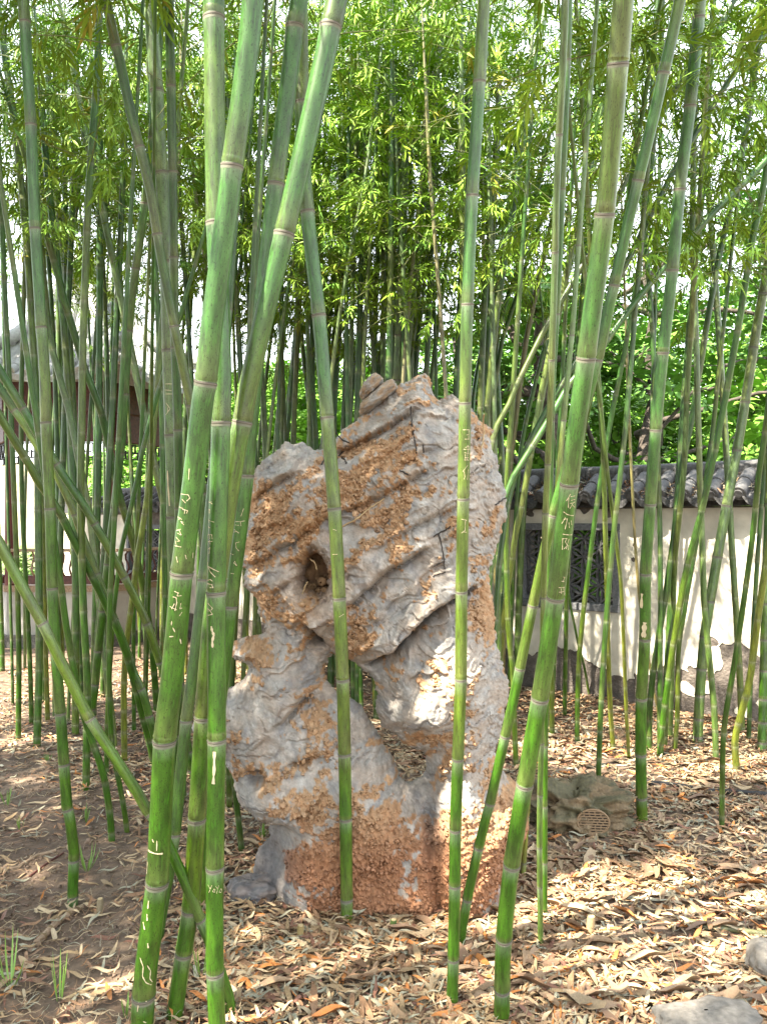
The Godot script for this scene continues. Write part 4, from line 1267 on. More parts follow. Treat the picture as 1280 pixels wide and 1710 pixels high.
	for i in [5, 0, 1]:
		var ln := eave[i].distance_to(eave[(i + 1) % 6])
		var cnt := int(ln / 0.19)
		for k in cnt:
			var s0 := (k + 0.5) / cnt
			for r in 7:
				var t0 := r / 8.0
				var lim := absf(s0 * 2.0 - 1.0)
				if t0 > 0.92 - lim * 0.25:
					continue
				# rows run straight up the slope: s drifts towards the middle less than the converging face does
				var s1 := 0.5 + (s0 - 0.5) / maxf(1.0 - t0, 0.2)
				var s2 := 0.5 + (s0 - 0.5) / maxf(1.0 - t0 - 0.125, 0.1)
				if s2 < -0.02 or s2 > 1.02:
					continue
				var p0: Vector3 = face.call(i, s1, t0)
				var p1: Vector3 = face.call(i, clampf(s2, 0, 1), t0 + 0.125)
				var zz := (p0 - p1)
				var xx := Vector3.UP.cross(zz).normalized()
				var yy := zz.cross(xx).normalized()
				part("roof_tile", tm, roof, Transform3D(Basis(xx, yy, zz), p0 + Vector3(0, 0.012, 0)))
	for i in [5, 0, 1, 2]:
		var hp := PackedVector3Array()
		var hr := PackedFloat32Array()
		for k in 13:
			var t := k / 12.0
			var q: Vector3 = face.call(i, 0.0, t)
			hp.append(q + Vector3(0, 0.07 + 0.10 * pow(1.0 - t, 6.0), 0))
			hr.append(0.085 if k > 0 else 0.05)
		var hb := Buf.new()
		hb.tube(hp, hr, 8)
		part("hip_ridge", hb.mesh(M.tile_pale), roof)

# ---------------------------------------------------------------- behind the wall
func build_backdrop() -> void:
	var leaf := Buf.new()
	for i in 9:
		var az := i * 2.4
		var d := Vector3(cos(az), rng.randf_range(-0.3, 0.5), sin(az)).normalized()
		leaf_into(leaf, d * 0.05, d, Vector3.UP, rng.randf_range(0.13, 0.2), rng.randf_range(0.055, 0.085), 0.25)
	var lm := leaf.mesh(M.leaf)
	var bushes := [
		[-4.4, 4.5, 2.0, 5.4, "sunny bush far back between the left culms"], [-0.9, 5.5, 2.1, 5.6, "sunny thicket up the slope left of the rock's peak"], [1.2, 5.5, 2.0, 5.2, "sunny bush up the slope right of the rock's peak"], [-2.6, 5.5, 2.0, 5.6, "tall bush far behind, between the pavilion's roof and the rock"],
		[-4.7, 1.3, 1.2, 2.6, "bright bush behind the wall in the pavilion's opening, left of the red column"], [-5.4, 1.5, 1.4, 3.3, "tall bush behind the wall seen under the pavilion's fretwork"], [-6.2, 1.6, 1.4, 3.2, "bush behind the wall at the left edge of the view"],
		[-3.2, 1.5, 1.2, 1.5, "leafy bush behind the wall, seen through the pavilion's opening"], [-2.2, 1.6, 1.1, 1.9, "bush of bright leaves behind the wall left of the rock"],
		[-0.9, 1.7, 1.2, 2.0, "bright bush just left of the rock's peak beyond the wall"], [0.2, 1.9, 1.2, 2.2, "bush with yellow-green leaves behind the rock's peak"],
		[1.2, 1.5, 1.0, 2.5, "glowing green bush right of the rock's shoulder, over the wall"], [2.0, 1.4, 1.0, 2.35, "bright green bush above the lattice window"],
		[2.8, 1.2, 0.9, 2.2, "low bush above the window's right end"], [3.4, 1.3, 0.9, 2.3, "bush above the blank right part of the wall"],
		[4.2, 1.6, 1.0, 2.6, "dark leafed bush at the wall's right end"], [3.6, 4.2, 1.6, 3.4, "pale bush higher on the slope at the right"],
		[1.9, 4.6, 1.5, 3.2, "dusty bush halfway up the slope beside the gnarled tree"], 
		[5.6, 4.5, 1.7, 3.6, "bush far up the slope behind the right edge"], 
		[3.6, 7.5, 2.2, 5.6, "sunny bush far up the slope above the lattice window"],
		[6.0, 7.5, 2.2, 5.6, "sunny bush far up the slope above the wall's right end"], [-6.4, 6.0, 2.2, 5.2, "sunny bush far back at the left edge"], [-3.0, 8.5, 2.2, 6.2, "sunny thicket farthest back above the pavilion's ridge"]]
	for e: Array in bushes:
		var x: float = e[0]
		var z := -7.4 - (x - 1.16) * -0.82 - e[1] as float * 1.29
		var g := ground_y(x, z)
		var t := thing("bush", e[4], "bush", "bushes behind the garden wall", Vector3(x, g, z))
		var xs: Array[Transform3D] = []
		var cl := PackedColorArray()
		var rad: float = e[2]
		var tall: float = maxf(e[3] - g, 1.2)
		var stem := Buf.new()
		for i in 9:
			var az := rng.randf() * TAU
			var tip := Vector3(cos(az) * rad * 0.6, tall * rng.randf_range(0.6, 0.95), sin(az) * rad * 0.6)
			stem.tube(PackedVector3Array([Vector3(0, -0.1, 0), tip * 0.5 + Vector3(0, 0.1, 0), tip]), PackedFloat32Array([0.02, 0.012, 0.004]), 5)
		part("stems", stem.mesh(M.bark), t, Transform3D.IDENTITY, "stuff")
		for i in int(430 * rad * rad if rad > 1.9 else 520 * rad):
			var d := Vector3(rng.randfn(), rng.randfn(), rng.randfn()).normalized()
			var q := d * pow(rng.randf(), 0.4)
			var p := Vector3(q.x * rad, tall * 0.55 + q.y * tall * 0.48, q.z * rad)
			var lump := n1.get_noise_3d((p.x + x) * 130.0, p.y * 130.0, (p.z + z) * 130.0)
			if lump < -0.12:
				continue
			xs.append(Transform3D(Basis.from_euler(Vector3(rng.randf_range(-0.7, 0.7), rng.randf() * TAU, rng.randf_range(-0.7, 0.7))) * rng.randf_range(0.55, 1.1), p))
			var s := rng.randf_range(0.75, 1.25)
			cl.append(Color(0.13 * s, 0.265 * s, 0.035 * s))
		many("foliage", lm, t, xs, cl)
	var trees := [[2.35, -9.6, 5.5, 0.13, "gnarled dark tree leaning behind the wall above the lattice window"], [3.3, -10.5, 6.0, 0.10, "tree with a dark trunk behind the wall's right part"], [6.3, -11.0, 6.5, 0.14, "tree behind the wall at the right edge"]]
	for e: Array in trees:
		var g := ground_y(e[0], e[1])
		var t := thing("broadleaf_tree", e[4], "tree", "trees behind the garden wall", Vector3(e[0], g, e[1]))
		var hh: float = e[2]
		var tb := Buf.new()
		var tp := PackedVector3Array()
		var tr := PackedFloat32Array()
		var c := Vector3(0, -0.2, 0)
		for k in 10:
			tp.append(c)
			tr.append(e[3] * (1.15 - k * 0.085))
			c += Vector3(rng.randf_range(-0.14, 0.14), hh * 0.085, rng.randf_range(-0.1, 0.1))
		tb.tube(tp, tr, 9)
		part("trunk", tb.mesh(M.bark), t)
		var lb := Buf.new()
		var tips: Array[Vector3] = []
		for k in 13:
			var o := tp[3 + k % 6]
			var az := rng.randf() * TAU
			var d := Vector3(cos(az), rng.randf_range(-0.1, 0.7), sin(az)).normalized()
			var lp := PackedVector3Array([o])
			var lr := PackedFloat32Array([e[3] * 0.45])
			var cur := o
			for q in 6:
				d = (d + Vector3(rng.randf_range(-0.5, 0.5), rng.randf_range(-0.25, 0.35), rng.randf_range(-0.5, 0.5))).normalized()
				cur += d * hh * 0.065
				lp.append(cur)
				lr.append(e[3] * 0.4 * (1.0 - q / 6.5))
				tips.append(cur)
			lb.tube(lp, lr, 6)
		part("limbs", lb.mesh(M.bark), t, Transform3D.IDENTITY, "stuff")
		var xs: Array[Transform3D] = []
		var cl := PackedColorArray()
		for q in tips:
			if q.y < hh * 0.42:
				continue
			for k in 9:
				xs.append(Transform3D(Basis.from_euler(Vector3(rng.randf_range(-0.7, 0.7), rng.randf() * TAU, rng.randf_range(-0.7, 0.7))) * rng.randf_range(0.6, 1.1), q + Vector3(rng.randfn(), rng.randfn() * 0.7, rng.randfn()) * 0.3))
				var s := rng.randf_range(0.75, 1.25)
				cl.append(Color(0.09 * s, 0.20 * s, 0.035 * s))
		many("crown", lm, t, xs, cl)
	# low plants covering the slope
	var xs: Array[Transform3D] = []
	var cl := PackedColorArray()
	for i in 5000:
		var x := rng.randf_range(-9.0, 9.0)
		var z := rng.randf_range(-20.0, -6.5)
		if wall_behind(x, z) < 0.9 or n1.get_noise_2d(x * 60.0, z * 60.0) < -0.1:
			continue
		xs.append(Transform3D(Basis.from_euler(Vector3(rng.randf_range(-0.5, 0.5), rng.randf() * TAU, rng.randf_range(-0.5, 0.5))) * rng.randf_range(0.6, 1.4), Vector3(x, ground_y(x, z) + rng.randf() * 0.22, z)))
		var s := rng.randf_range(0.75, 1.25)
		cl.append(Color(0.12 * s, 0.21 * s, 0.05 * s))
	tag(many("ground_cover", lm, self, xs, cl), "low green plants covering the slope behind the wall", "ground cover")

# ---------------------------------------------------------------- the rock
const RZ := 3.36
const RS := RZ / F
const OUTLINE := [[712, 621], [721, 654], [734, 668], [752, 661], [770, 662], [783, 672], [797, 696], [823, 719], [819, 740], [830, 762], [834, 785], [846, 832], [844, 865], [831, 907], [816, 949], [820, 991], [825, 1038], [830, 1085],
	[842, 1120], [849, 1150], [840, 1197], [826, 1244], [832, 1285], [858, 1305], [878, 1330], [882, 1365], [868, 1420], [850, 1462], [846, 1530], [780, 1560], [708, 1560], [628, 1560], [553, 1560], [487, 1565], [441, 1560], [392, 1540], [382, 1505], [400, 1484], [436, 1474],
	[422, 1450], [427, 1422], [450, 1396], [455, 1370], [422, 1352], [398, 1328], [392, 1300], [383, 1277], [372, 1253], [335, 1240], [322, 1215], [330, 1187], [380, 1150], [410, 1136], [416, 1112], [392, 1100], [384, 1086], [390, 1073], [420, 1062], [445, 1056], [434, 1028], [430, 1005], [409, 977],
	[411, 952], [402, 938], [410, 888], [415, 822], [420, 788], [455, 757], [478, 738], [492, 742], [506, 737], [520, 748], [540, 752], [553, 735], [566, 722], [605, 693], [640, 666], [663, 645], [690, 631]]
const HOLE := [[557, 1090], [572, 1098], [588, 1106], [604, 1116], [619, 1127], [630, 1141], [627, 1187], [637, 1209], [658, 1223], [668, 1237], [690, 1246], [706, 1254], [713, 1281], [698, 1300], [677, 1306], [661, 1277], [642, 1244], [623, 1206], [600, 1174], [577, 1160], [556, 1150], [544, 1136], [543, 1114], [549, 1096]]
# crack lines: the side above the line overhangs the side below; depth, fade, points
const CAVE := [[529, 921], [541, 930], [547, 946], [550, 967], [545, 985], [534, 991], [520, 984], [510, 972], [511, 957], [515, 941], [522, 928]]
const CRACKS := [
	[58, 45, [[508, 1022], [520, 1038], [533, 1053], [548, 1070], [556, 1082]]],
	[20, 60, [[400, 950], [445, 932], [487, 908], [544, 866], [600, 846], [640, 827], [690, 798], [728, 776]]],
	[24, 40, [[545, 775], [562, 761], [600, 742], [640, 722], [684, 694], [706, 684]]],
	[28, 75, [[560, 1020], [577, 1010], [610, 980], [640, 952], [680, 928], [720, 905]]],
	[52, 70, [[584, 1108], [620, 1098], [656, 1076], [689, 1043], [720, 1012], [760, 990], [800, 965]]],
	[16, 30, [[412, 842], [450, 822], [490, 800], [524, 782]]],
	[14, 26, [[418, 800], [455, 780], [500, 752]]],
	[44, 60, [[395, 1340], [420, 1352], [445, 1362], [470, 1345], [490, 1330]]],
	[18, 40, [[750, 1268], [780, 1255], [806, 1245], [838, 1228]]],
	[34, 45, [[462, 1200], [485, 1181], [511, 1156], [538, 1136]]],
	[16, 34, [[470, 1262], [500, 1248], [530, 1238], [560, 1240]]],
	[20, 40, [[452, 990], [480, 975], [505, 960]]],
	[14, 30, [[650, 900], [700, 872], [750, 850], [790, 836]]],
	[12, 30, [[640, 800], [690, 770], [740, 745]]]]

func seg_dist(p: Vector2, a: Vector2, b: Vector2) -> float:
	var d := b - a
	return p.distance_to(a + d * clampf((p - a).dot(d) / d.length_squared(), 0.0, 1.0))

func poly_depth(p: Vector2, poly: PackedVector2Array) -> float:
	var best := 1e9
	var inside := false
	var n := poly.size()
	var j := n - 1
	for i in n:
		var a := poly[i]
		var b := poly[j]
		var d := b - a
		var q := p - (a + d * clampf((p - a).dot(d) / d.length_squared(), 0.0, 1.0))
		best = minf(best, q.length_squared())
		if (a.y > p.y) != (b.y > p.y) and p.x < (b.x - a.x) * (p.y - a.y) / (b.y - a.y) + a.x:
			inside = not inside
		j = i
	return sqrt(best) * (1.0 if inside else -1.0)

func build_rock() -> void:
	var op := PackedVector2Array()
	for q: Array in OUTLINE: op.append(Vector2(q[0], q[1]))
	var hp := PackedVector2Array()
	for q: Array in HOLE: hp.append(Vector2(q[0], q[1]))
	var kp := PackedVector2Array()
	for q: Array in CAVE: kp.append(Vector2(q[0], q[1]))
	var fc := PackedFloat32Array()
	var u0 := 306.0
	var v0 := 606.0
	var cs := 6.4
	var cw := 94
	var chh := 152
	# coarse fields: depth inside the outline, and the lowering by each crack
	var fs := PackedFloat32Array()
	var fk := PackedFloat32Array()
	var lines: Array = []
	for cr: Array in CRACKS:
		var l := PackedVector2Array()
		for q: Array in cr[2]: l.append(Vector2(q[0], q[1]))
		lines.append(l)
	for j in chh:
		for i in cw:
			var p := Vector2(u0 + i * cs, v0 + j * cs)
			var away := -poly_depth(p, kp)
			fc.append(away)
			fs.append(minf(poly_depth(p, op), -poly_depth(p, hp)))
	var step := 1.6
	var gw := int((cw - 2) * cs / step)
	var gh := int((chh - 2) * cs / step)
	var sd := PackedFloat32Array()
	sd.resize((gw + 1) * (gh + 1))
	var whole := PackedFloat32Array()
	var rim := PackedFloat32Array()
	var rims := PackedFloat32Array()
	for j in gh + 1:
		for i in gw + 1:
			var u := i * step / cs
			var v := j * step / cs
			var iu := int(u)
			var iv := int(v)
			var fu := u - iu
			var fv := v - iv
			var k := iv * cw + iu
			var d := lerpf(lerpf(fs[k], fs[k + 1], fu), lerpf(fs[k + cw], fs[k + cw + 1], fu), fv)
			if d > -14.0 and d < 40.0:
				var x := u0 + i * step
				var y := v0 + j * step
				d += n1.get_noise_2d(x * 3.2, y * 3.2) * 5.0 + n1.get_noise_2d(x * 13.0, y * 13.0) * 2.6
			var dc := lerpf(lerpf(fc[k], fc[k + 1], fu), lerpf(fc[k + cw], fc[k + cw + 1], fu), fv)
			if dc < 25.0:
				dc += n1.get_noise_2d((u0 + i * step) * 6.0, (v0 + j * step) * 6.0 + 50.0) * 5.0 + n1.get_noise_2d((u0 + i * step) * 18.0, (v0 + j * step) * 18.0) * 2.5
			sd[j * (gw + 1) + i] = minf(d, dc)
			whole.append(d)
			rim.append(dc)
	var b := Buf.new()
	var idx := PackedInt32Array()
	idx.resize((gw + 1) * (gh + 1))
	idx.fill(-1)
	var pix := PackedVector2Array()
	var deep := PackedFloat32Array()
	# vertices inside, then those on the outline
	for j in gh + 1:
		for i in gw + 1:
			var k := j * (gw + 1) + i
			if sd[k] > 0.0:
				idx[k] = pix.size()
				pix.append(Vector2(u0 + i * step, v0 + j * step))
				deep.append(whole[k])
				rims.append(rim[k])
	var inner := pix.size()
	var hx := {}
	var hy := {}
	for j in gh + 1:
		for i in gw + 1:
			var k := j * (gw + 1) + i
			if i < gw and (sd[k] > 0.0) != (sd[k + 1] > 0.0):
				hx[k] = pix.size()
				pix.append(Vector2(u0 + (i + sd[k] / (sd[k] - sd[k + 1])) * step, v0 + j * step))
				deep.append(0.0 if minf(whole[k], whole[k + 1]) <= 0.0 else whole[k])
				rims.append(0.0 if minf(rim[k], rim[k + 1]) <= 0.0 else rim[k])
			if j < gh and (sd[k] > 0.0) != (sd[k + gw + 1] > 0.0):
				hy[k] = pix.size()
				pix.append(Vector2(u0 + i * step, v0 + (j + sd[k] / (sd[k] - sd[k + gw + 1])) * step))
				deep.append(0.0 if minf(whole[k], whole[k + gw + 1]) <= 0.0 else whole[k])
				rims.append(0.0 if minf(rim[k], rim[k + gw + 1]) <= 0.0 else rim[k])
	var tris := PackedInt32Array()
	for j in gh:
		for i in gw:
			var k := j * (gw + 1) + i
			var c := [k, k + 1, k + gw + 2, k + gw + 1]
			var s := 0
			for q in 4:
				if sd[c[q]] > 0.0: s += 1
			if s == 0:
				continue
			if s == 4:
				tris.append_array(PackedInt32Array([idx[c[0]], idx[c[1]], idx[c[2]], idx[c[0]], idx[c[2]], idx[c[3]]]))
				continue
			var e := [hx.get(k, -1), hy.get(k + 1, -1), hx.get(k + gw + 1, -1), hy.get(k, -1)]
			var poly := PackedInt32Array()
			for q in 4:
				if sd[c[q]] > 0.0: poly.append(idx[c[q]])
				if (sd[c[q]] > 0.0) != (sd[c[(q + 1) % 4]] > 0.0): poly.append(e[q])
			for q in range(2, poly.size()):
				tris.append_array(PackedInt32Array([poly[0], poly[q - 1], poly[q]]))
	# crack lowering on a grid of its own
	var ks := 3.2
	var kw := int((cw - 2) * cs / ks) + 2
	var kh := int((chh - 2) * cs / ks) + 2
	fk.resize(kw * kh)
	var boxes: Array[Rect2] = []
	for l: PackedVector2Array in lines:
		var r := Rect2(l[0], Vector2.ZERO)
		for q in l: r = r.expand(q)
		boxes.append(r)
	for li in lines.size():
		var l: PackedVector2Array = lines[li]
		var amp: float = CRACKS[li][0]
		var fade: float = CRACKS[li][1]
		var r: Rect2 = boxes[li].grow(fade * 2.2)
		var n := l.size()
		for j in range(maxi(0, int((r.position.y - v0) / ks)), mini(kh, int((r.end.y - v0) / ks) + 1)):
			for i in range(maxi(0, int((r.position.x - u0) / ks)), mini(kw, int((r.end.x - u0) / ks) + 1)):
				var p := Vector2(u0 + i * ks, v0 + j * ks)
				p += Vector2(n1.get_noise_2d(p.x * 2.6, p.y * 2.6), n1.get_noise_2d(p.x * 2.6, p.y * 2.6 + 900.0)) * 4.0
				var best := 1e9
				var side := 0.0
				for s in n - 1:
					var d := l[s + 1] - l[s]
					var w := (p - l[s]).dot(d) / d.length_squared()
					var q := p - (l[s] + d * clampf(w, 0.0, 1.0))
					var dist := q.length()
					if dist < best:
						best = dist
						side = d.cross(p - l[s]) / d.length()
						if (s == 0 and w < 0.0) or (s == n - 2 and w > 1.0):
							side = side if absf(side) > 1.0 else 0.0
							best = dist
				var endf := clampf(minf(p.distance_to(l[0]), p.distance_to(l[n - 1])) / 35.0, 0.0, 1.0)
				if l[0].x < 420.0: endf = clampf(p.distance_to(l[n - 1]) / 35.0, 0.0, 1.0)
				var z := 0.0
				if side > 0.0:
					z = -1.25 * amp * exp(-best / (fade * 0.45)) * smoothstep(-1.0, 3.5, side)
				else:
					z = amp * 0.28 * exp(-best / (fade * 0.5)) * smoothstep(0.0, 5.0, best)
				z -= amp * 0.55 * exp(-pow(best / 4.2, 2.0))
				fk[j * kw + i] += z * endf
	# front relief
	var nv := pix.size()
	var zf := PackedFloat32Array()
	zf.resize(nv)
	var cols := PackedColorArray()
	cols.resize(nv)
	var crumbs := PackedInt32Array()
	for m in nv:
		var x := pix[m].x
		var y := pix[m].y
		var d := maxf(deep[m], 0.0)
		var t := minf(d / 82.0, 1.0)
		var prof := lerpf(sin(t * PI * 0.5), sqrt(1.0 - (1.0 - t) * (1.0 - t)), 0.35)
		var low := smoothstep(1240.0, 1400.0, y)
		var thick := lerpf(78.0, 100.0, smoothstep(640.0, 900.0, y)) + 22.0 * low
		thick *= 1.0 - 0.25 * smoothstep(760.0, 840.0, x) * (1.0 - low)
		thick -= 52.0 * exp(-pow((x - 452.0) / 36.0, 2.0) - pow((y - 1412.0) / 52.0, 2.0))
		thick += 24.0 * exp(-pow((x - 470.0) / 80.0, 2.0) - pow((y - 1300.0) / 45.0, 2.0))
		thick -= 25.0 * exp(-pow((x - 560.0) / 60.0, 2.0) - pow((y - 1150.0) / 60.0, 2.0))
		thick += 20.0 * exp(-pow((x - 740.0) / 70.0, 2.0) - pow((y - 1150.0) / 80.0, 2.0))
		var wx := n1.get_noise_2d(x * 1.1, y * 1.1)
		var q := x * 0.545 + y * 0.839 + wx * 34.0
		var al := x * 0.839 - y * 0.545
		var strata := 1.0 - smoothstep(1120.0, 1290.0, y)
		var am := clampf(0.55 + 1.3 * n1.get_noise_2d(al * 0.7 + 300.0, q * 1.6), 0.0, 1.0)
		var ph := fposmod(q / 66.0, 1.0)
		var rel := strata * am * 13.0 * (ph - 0.5 if ph < 0.93 else (0.43 - (ph - 0.93) * 13.3))
		ph = fposmod(q / 21.0 + wx * 2.0, 1.0)
		rel += strata * (1.0 - am) * 5.0 * (ph - 0.5 if ph < 0.85 else (0.35 - (ph - 0.85) * 5.6))
		rel += n2.get_noise_2d(x * 0.6 + 70.0, y * 0.6) * 12.0 + n2.get_noise_2d(al * 0.5 + 400.0, q * 1.3) * 9.0 + n2.get_noise_2d(al * 1.6, q * 4.5 + 90.0) * 2.2
		rel += n1.get_noise_2d(x * 9.0, y * 9.0) * 1.6 + n1.get_noise_2d(x * 24.0, y * 24.0) * 0.5
		# thin crevices running along the layers
		rel -= 5.5 * smoothstep(0.075, 0.0, absf(n2.get_noise_2d(al * 0.7 + wx * 40.0, q * 2.3 + 50.0))) * clampf(0.4 + n2.get_noise_2d(x * 1.3, y * 1.3 + 800.0) * 2.0, 0.0, 1.0)
		rel -= 3.0 * smoothstep(0.05, 0.0, absf(n2.get_noise_2d(x * 2.1 + 20.0, y * 2.1 + 650.0))) * clampf(n2.get_noise_2d(x * 1.1 + 90.0, y * 1.1) * 2.0, 0.0, 1.0)
		# cracks
		var ku := (x - u0) / ks
		var kv := (y - v0) / ks
		var ik := int(kv) * kw + int(ku)
		var fu := ku - int(ku)
		var fv := kv - int(kv)
		rel += lerpf(lerpf(fk[ik], fk[ik + 1], fu), lerpf(fk[ik + kw], fk[ik + kw + 1], fu), fv)
		# the cave and its slit, the small round hole, the dark hollow low at the left, the vertical cleft at the right foot
		var wob := 1.0 + 0.35 * n1.get_noise_2d(x * 6.0, y * 6.0)
		var dish := exp(-pow((x - 528.0) / 42.0, 2.0) - pow((y - 975.0) / 62.0, 2.0))
		var hole := exp(-pow(pow((x - 443.0) / 17.0, 2.0) + pow((y - 1272.0) / 12.0, 2.0), 1.8) * wob)
		var cleft := exp(-pow((x - 714.0 - (y - 1350.0) * 0.1) / 13.0, 2.0)) * smoothstep(1300.0, 1345.0, y)
		rel -= 22.0 * dish + 40.0 * hole + 30.0 * cleft
		# crust of ochre earth
		var crust := n2.get_noise_2d(al * 0.9, q * 1.9) * 0.8 + n1.get_noise_2d(x * 7.0, y * 7.0 + 300.0) * 0.7 - 0.14
		crust += 0.75 * exp(-pow((x - 610.0) / 95.0, 2.0) - pow((y - 790.0 + (x - 610.0) * 0.6) / 45.0, 2.0)) + 0.75 * exp(-pow((x - 470.0) / 70.0, 2.0) - pow((y - 875.0) / 38.0, 2.0))
		crust += 0.45 * exp(-pow((x - 455.0) / 45.0, 2.0) - pow((y - 985.0) / 35.0, 2.0)) + 0.3 * exp(-pow((x - 650.0) / 60.0, 2.0) - pow((y - 905.0) / 40.0, 2.0))
		crust += 0.95 * smoothstep(1270.0, 1350.0, y) * smoothstep(455.0, 520.0, x) + 0.5 * exp(-pow((x - 805.0) / 30.0, 2.0) - pow((y - 960.0) / 90.0, 2.0)) + 0.5 * exp(-pow((x - 425.0) / 40.0, 2.0) - pow((y - 1080.0) / 22.0, 2.0))
		crust -= 0.7 * exp(-pow((x - 450.0) / 60.0, 2.0) - pow((y - 765.0) / 40.0, 2.0)) + 0.4 * exp(-pow((x - 690.0) / 70.0, 2.0) - pow((y - 1010.0) / 45.0, 2.0)) + 0.35 * exp(-pow((x - 690.0) / 45.0, 2.0) - pow((y - 1310.0) / 30.0, 2.0))
		crust -= 0.9 * exp(-pow((x - 440.0) / 50.0, 2.0) - pow((y - 1400.0) / 90.0, 2.0)) + 0.4 * exp(-pow((x - 780.0) / 45.0, 2.0) - pow((y - 830.0) / 80.0, 2.0))
		var cr := smoothstep(0.06, 0.24, crust)
		var cl := cell.get_noise_2d(x * 16.0, y * 16.0)
		var cl2 := cell.get_noise_2d(x * 33.0 + 50.0, y * 33.0)
		rel += cr * (3.2 - 2.6 * clampf(cl + 0.9, 0.0, 1.0) - 2.0 * clampf(cl2 + 0.9, 0.0, 1.0) + 5.0 * n1.get_noise_2d(x * 11.0, y * 11.0) + 3.0 * n1.get_noise_2d(x * 34.0, y * 34.0))
		var rt := clampf(rims[m] / 22.0, 0.0, 1.0)
		zf[m] = (thick * prof + rel * smoothstep(0.0, 34.0, d)) * (0.12 + 0.88 * sqrt(1.0 - (1.0 - rt) * (1.0 - rt)))
		if cr > 0.75 and d > 20.0 and rims[m] > 16.0 and rng.randf() < 0.055:
			crumbs.append(m)
		# its own colours: grey limestone, bluish and whitish veins, ochre and red earth; then painted shade in hollow and cleft
		var c := Color(0.36, 0.335, 0.30)
		c = c.lerp(Color(0.47, 0.435, 0.39), clampf(n1.get_noise_2d(x * 2.4 + 900.0, y * 2.4) * 2.2, 0.0, 1.0))
		c = c.lerp(Color(0.25, 0.24, 0.235), clampf(n1.get_noise_2d(al * 2.0 + 400.0, q * 4.0) * 2.0 - 0.1, 0.0, 0.8))
		var stain := clampf(0.30 + n1.get_noise_2d(x * 2.0, y * 2.0 + 600.0) * 1.2, 0.0, 0.7)
		c = c.lerp(Color(0.40, 0.30, 0.215), stain * 0.7)
		var ochre := Color(0.46, 0.285, 0.15).lerp(Color(0.41, 0.22, 0.10), clampf(n1.get_noise_2d(x * 7.0, y * 7.0) + 0.4, 0.0, 1.0))
		ochre = ochre.lerp(Color(0.335, 0.135, 0.055), smoothstep(1290.0, 1400.0, y) * 0.85)
		c = c.lerp(ochre, clampf(cr * 0.95 + dish * 0.6, 0.0, 1.0))
		c = c.lerp(Color(0.095, 0.09, 0.095), 0.92 * exp(-pow((x - 452.0) / 42.0, 2.0) - pow((y - 1435.0) / 75.0, 2.0)) + 0.5 * exp(-pow((x - 715.0) / 16.0, 2.0) - pow((y - 1340.0) / 45.0, 2.0)))  # dark stone, deepened with overhang and crease shade painted in
		var vs := 1.0 + 0.22 * n1.get_noise_2d(x * 30.0, y * 30.0)
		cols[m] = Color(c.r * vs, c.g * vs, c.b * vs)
	# front and back shells; the back is a plainer bulge
	for m in nv:
		var x := pix[m].x
		var y := pix[m].y
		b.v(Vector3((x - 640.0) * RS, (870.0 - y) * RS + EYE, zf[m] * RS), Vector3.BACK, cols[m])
	for m in nv:
		var x := pix[m].x
		var y := pix[m].y
		var t := minf(maxf(deep[m], 0.0) / 85.0, 1.0)
		var zb := 88.0 * (0.3 + 0.7 * smoothstep(60.0, 190.0, Vector2(x - 635.0, (y - 1195.0) * 0.8).length())) * sqrt(1.0 - (1.0 - t) * (1.0 - t)) + n1.get_noise_2d(x * 1.7 + 40.0, y * 1.7) * 22.0 * smoothstep(0.0, 40.0, deep[m])
		zb *= 0.1 + 0.9 * smoothstep(0.0, 60.0, rims[m])
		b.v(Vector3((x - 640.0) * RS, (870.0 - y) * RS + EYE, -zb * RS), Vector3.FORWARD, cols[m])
	for k in range(0, tris.size(), 3):
		b.ix.append_array(PackedInt32Array([tris[k], tris[k + 1], tris[k + 2]]))
	for k in range(0, tris.size(), 3):
		b.ix.append_array(PackedInt32Array([tris[k] + nv, tris[k + 2] + nv, tris[k + 1] + nv]))
	b.smooth()
	var rock := thing("scholar_rock", "tall pierced grey limestone garden rock crusted with ochre earth", "garden rock", "", Vector3(0, 0, -RZ))
	part("stone_body", b.mesh(M.rock), rock)
	# crumbs of earth standing out of the crust
	var cx: Array[Transform3D] = []
	var cc := PackedColorArray()
	for m in crumbs:
		var sz := rng.randf_range(0.5, 1.0) + (rng.randf() * 0.9 if rng.randf() < 0.25 else 0.0)
		cx.append(Transform3D(Basis.from_euler(Vector3(rng.randf() * 6.0, rng.randf() * 6.0, rng.randf() * 6.0)) * sz, Vector3((pix[m].x - 640.0) * RS, (870.0 - pix[m].y) * RS + EYE, zf[m] * RS + 0.001)))
		var sh := rng.randf_range(0.8, 1.12)
		cc.append(Color(cols[m].r * sh, cols[m].g * sh, cols[m].b * sh))
	many("earth_crumbs", blob(Vector3(0.0075, 0.006, 0.0055), 0.4, 1.2, Color(1, 1, 1), Color(0.82, 0.8, 0.78), 9.0, 6).mesh(M.dry), rock, cx, cc)
	# its dark foot, spreading forward at the left
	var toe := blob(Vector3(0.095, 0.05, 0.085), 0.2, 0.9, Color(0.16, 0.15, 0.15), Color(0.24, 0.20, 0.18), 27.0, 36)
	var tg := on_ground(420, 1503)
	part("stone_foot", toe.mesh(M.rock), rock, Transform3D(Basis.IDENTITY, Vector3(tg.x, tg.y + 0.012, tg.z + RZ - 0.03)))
	# earth and rubble filling the back of the cave
	var fill := blob(Vector3(0.085, 0.125, 0.05), 0.35, 1.6, Color(0.34, 0.20, 0.10), Color(0.26, 0.15, 0.08), 41.0, 48)
	part("cave_earth", fill.mesh(M.rock), rock, Transform3D(Basis.IDENTITY, Vector3((531.0 - 640.0) * RS, (870.0 - 960.0) * RS + EYE, -0.075)))
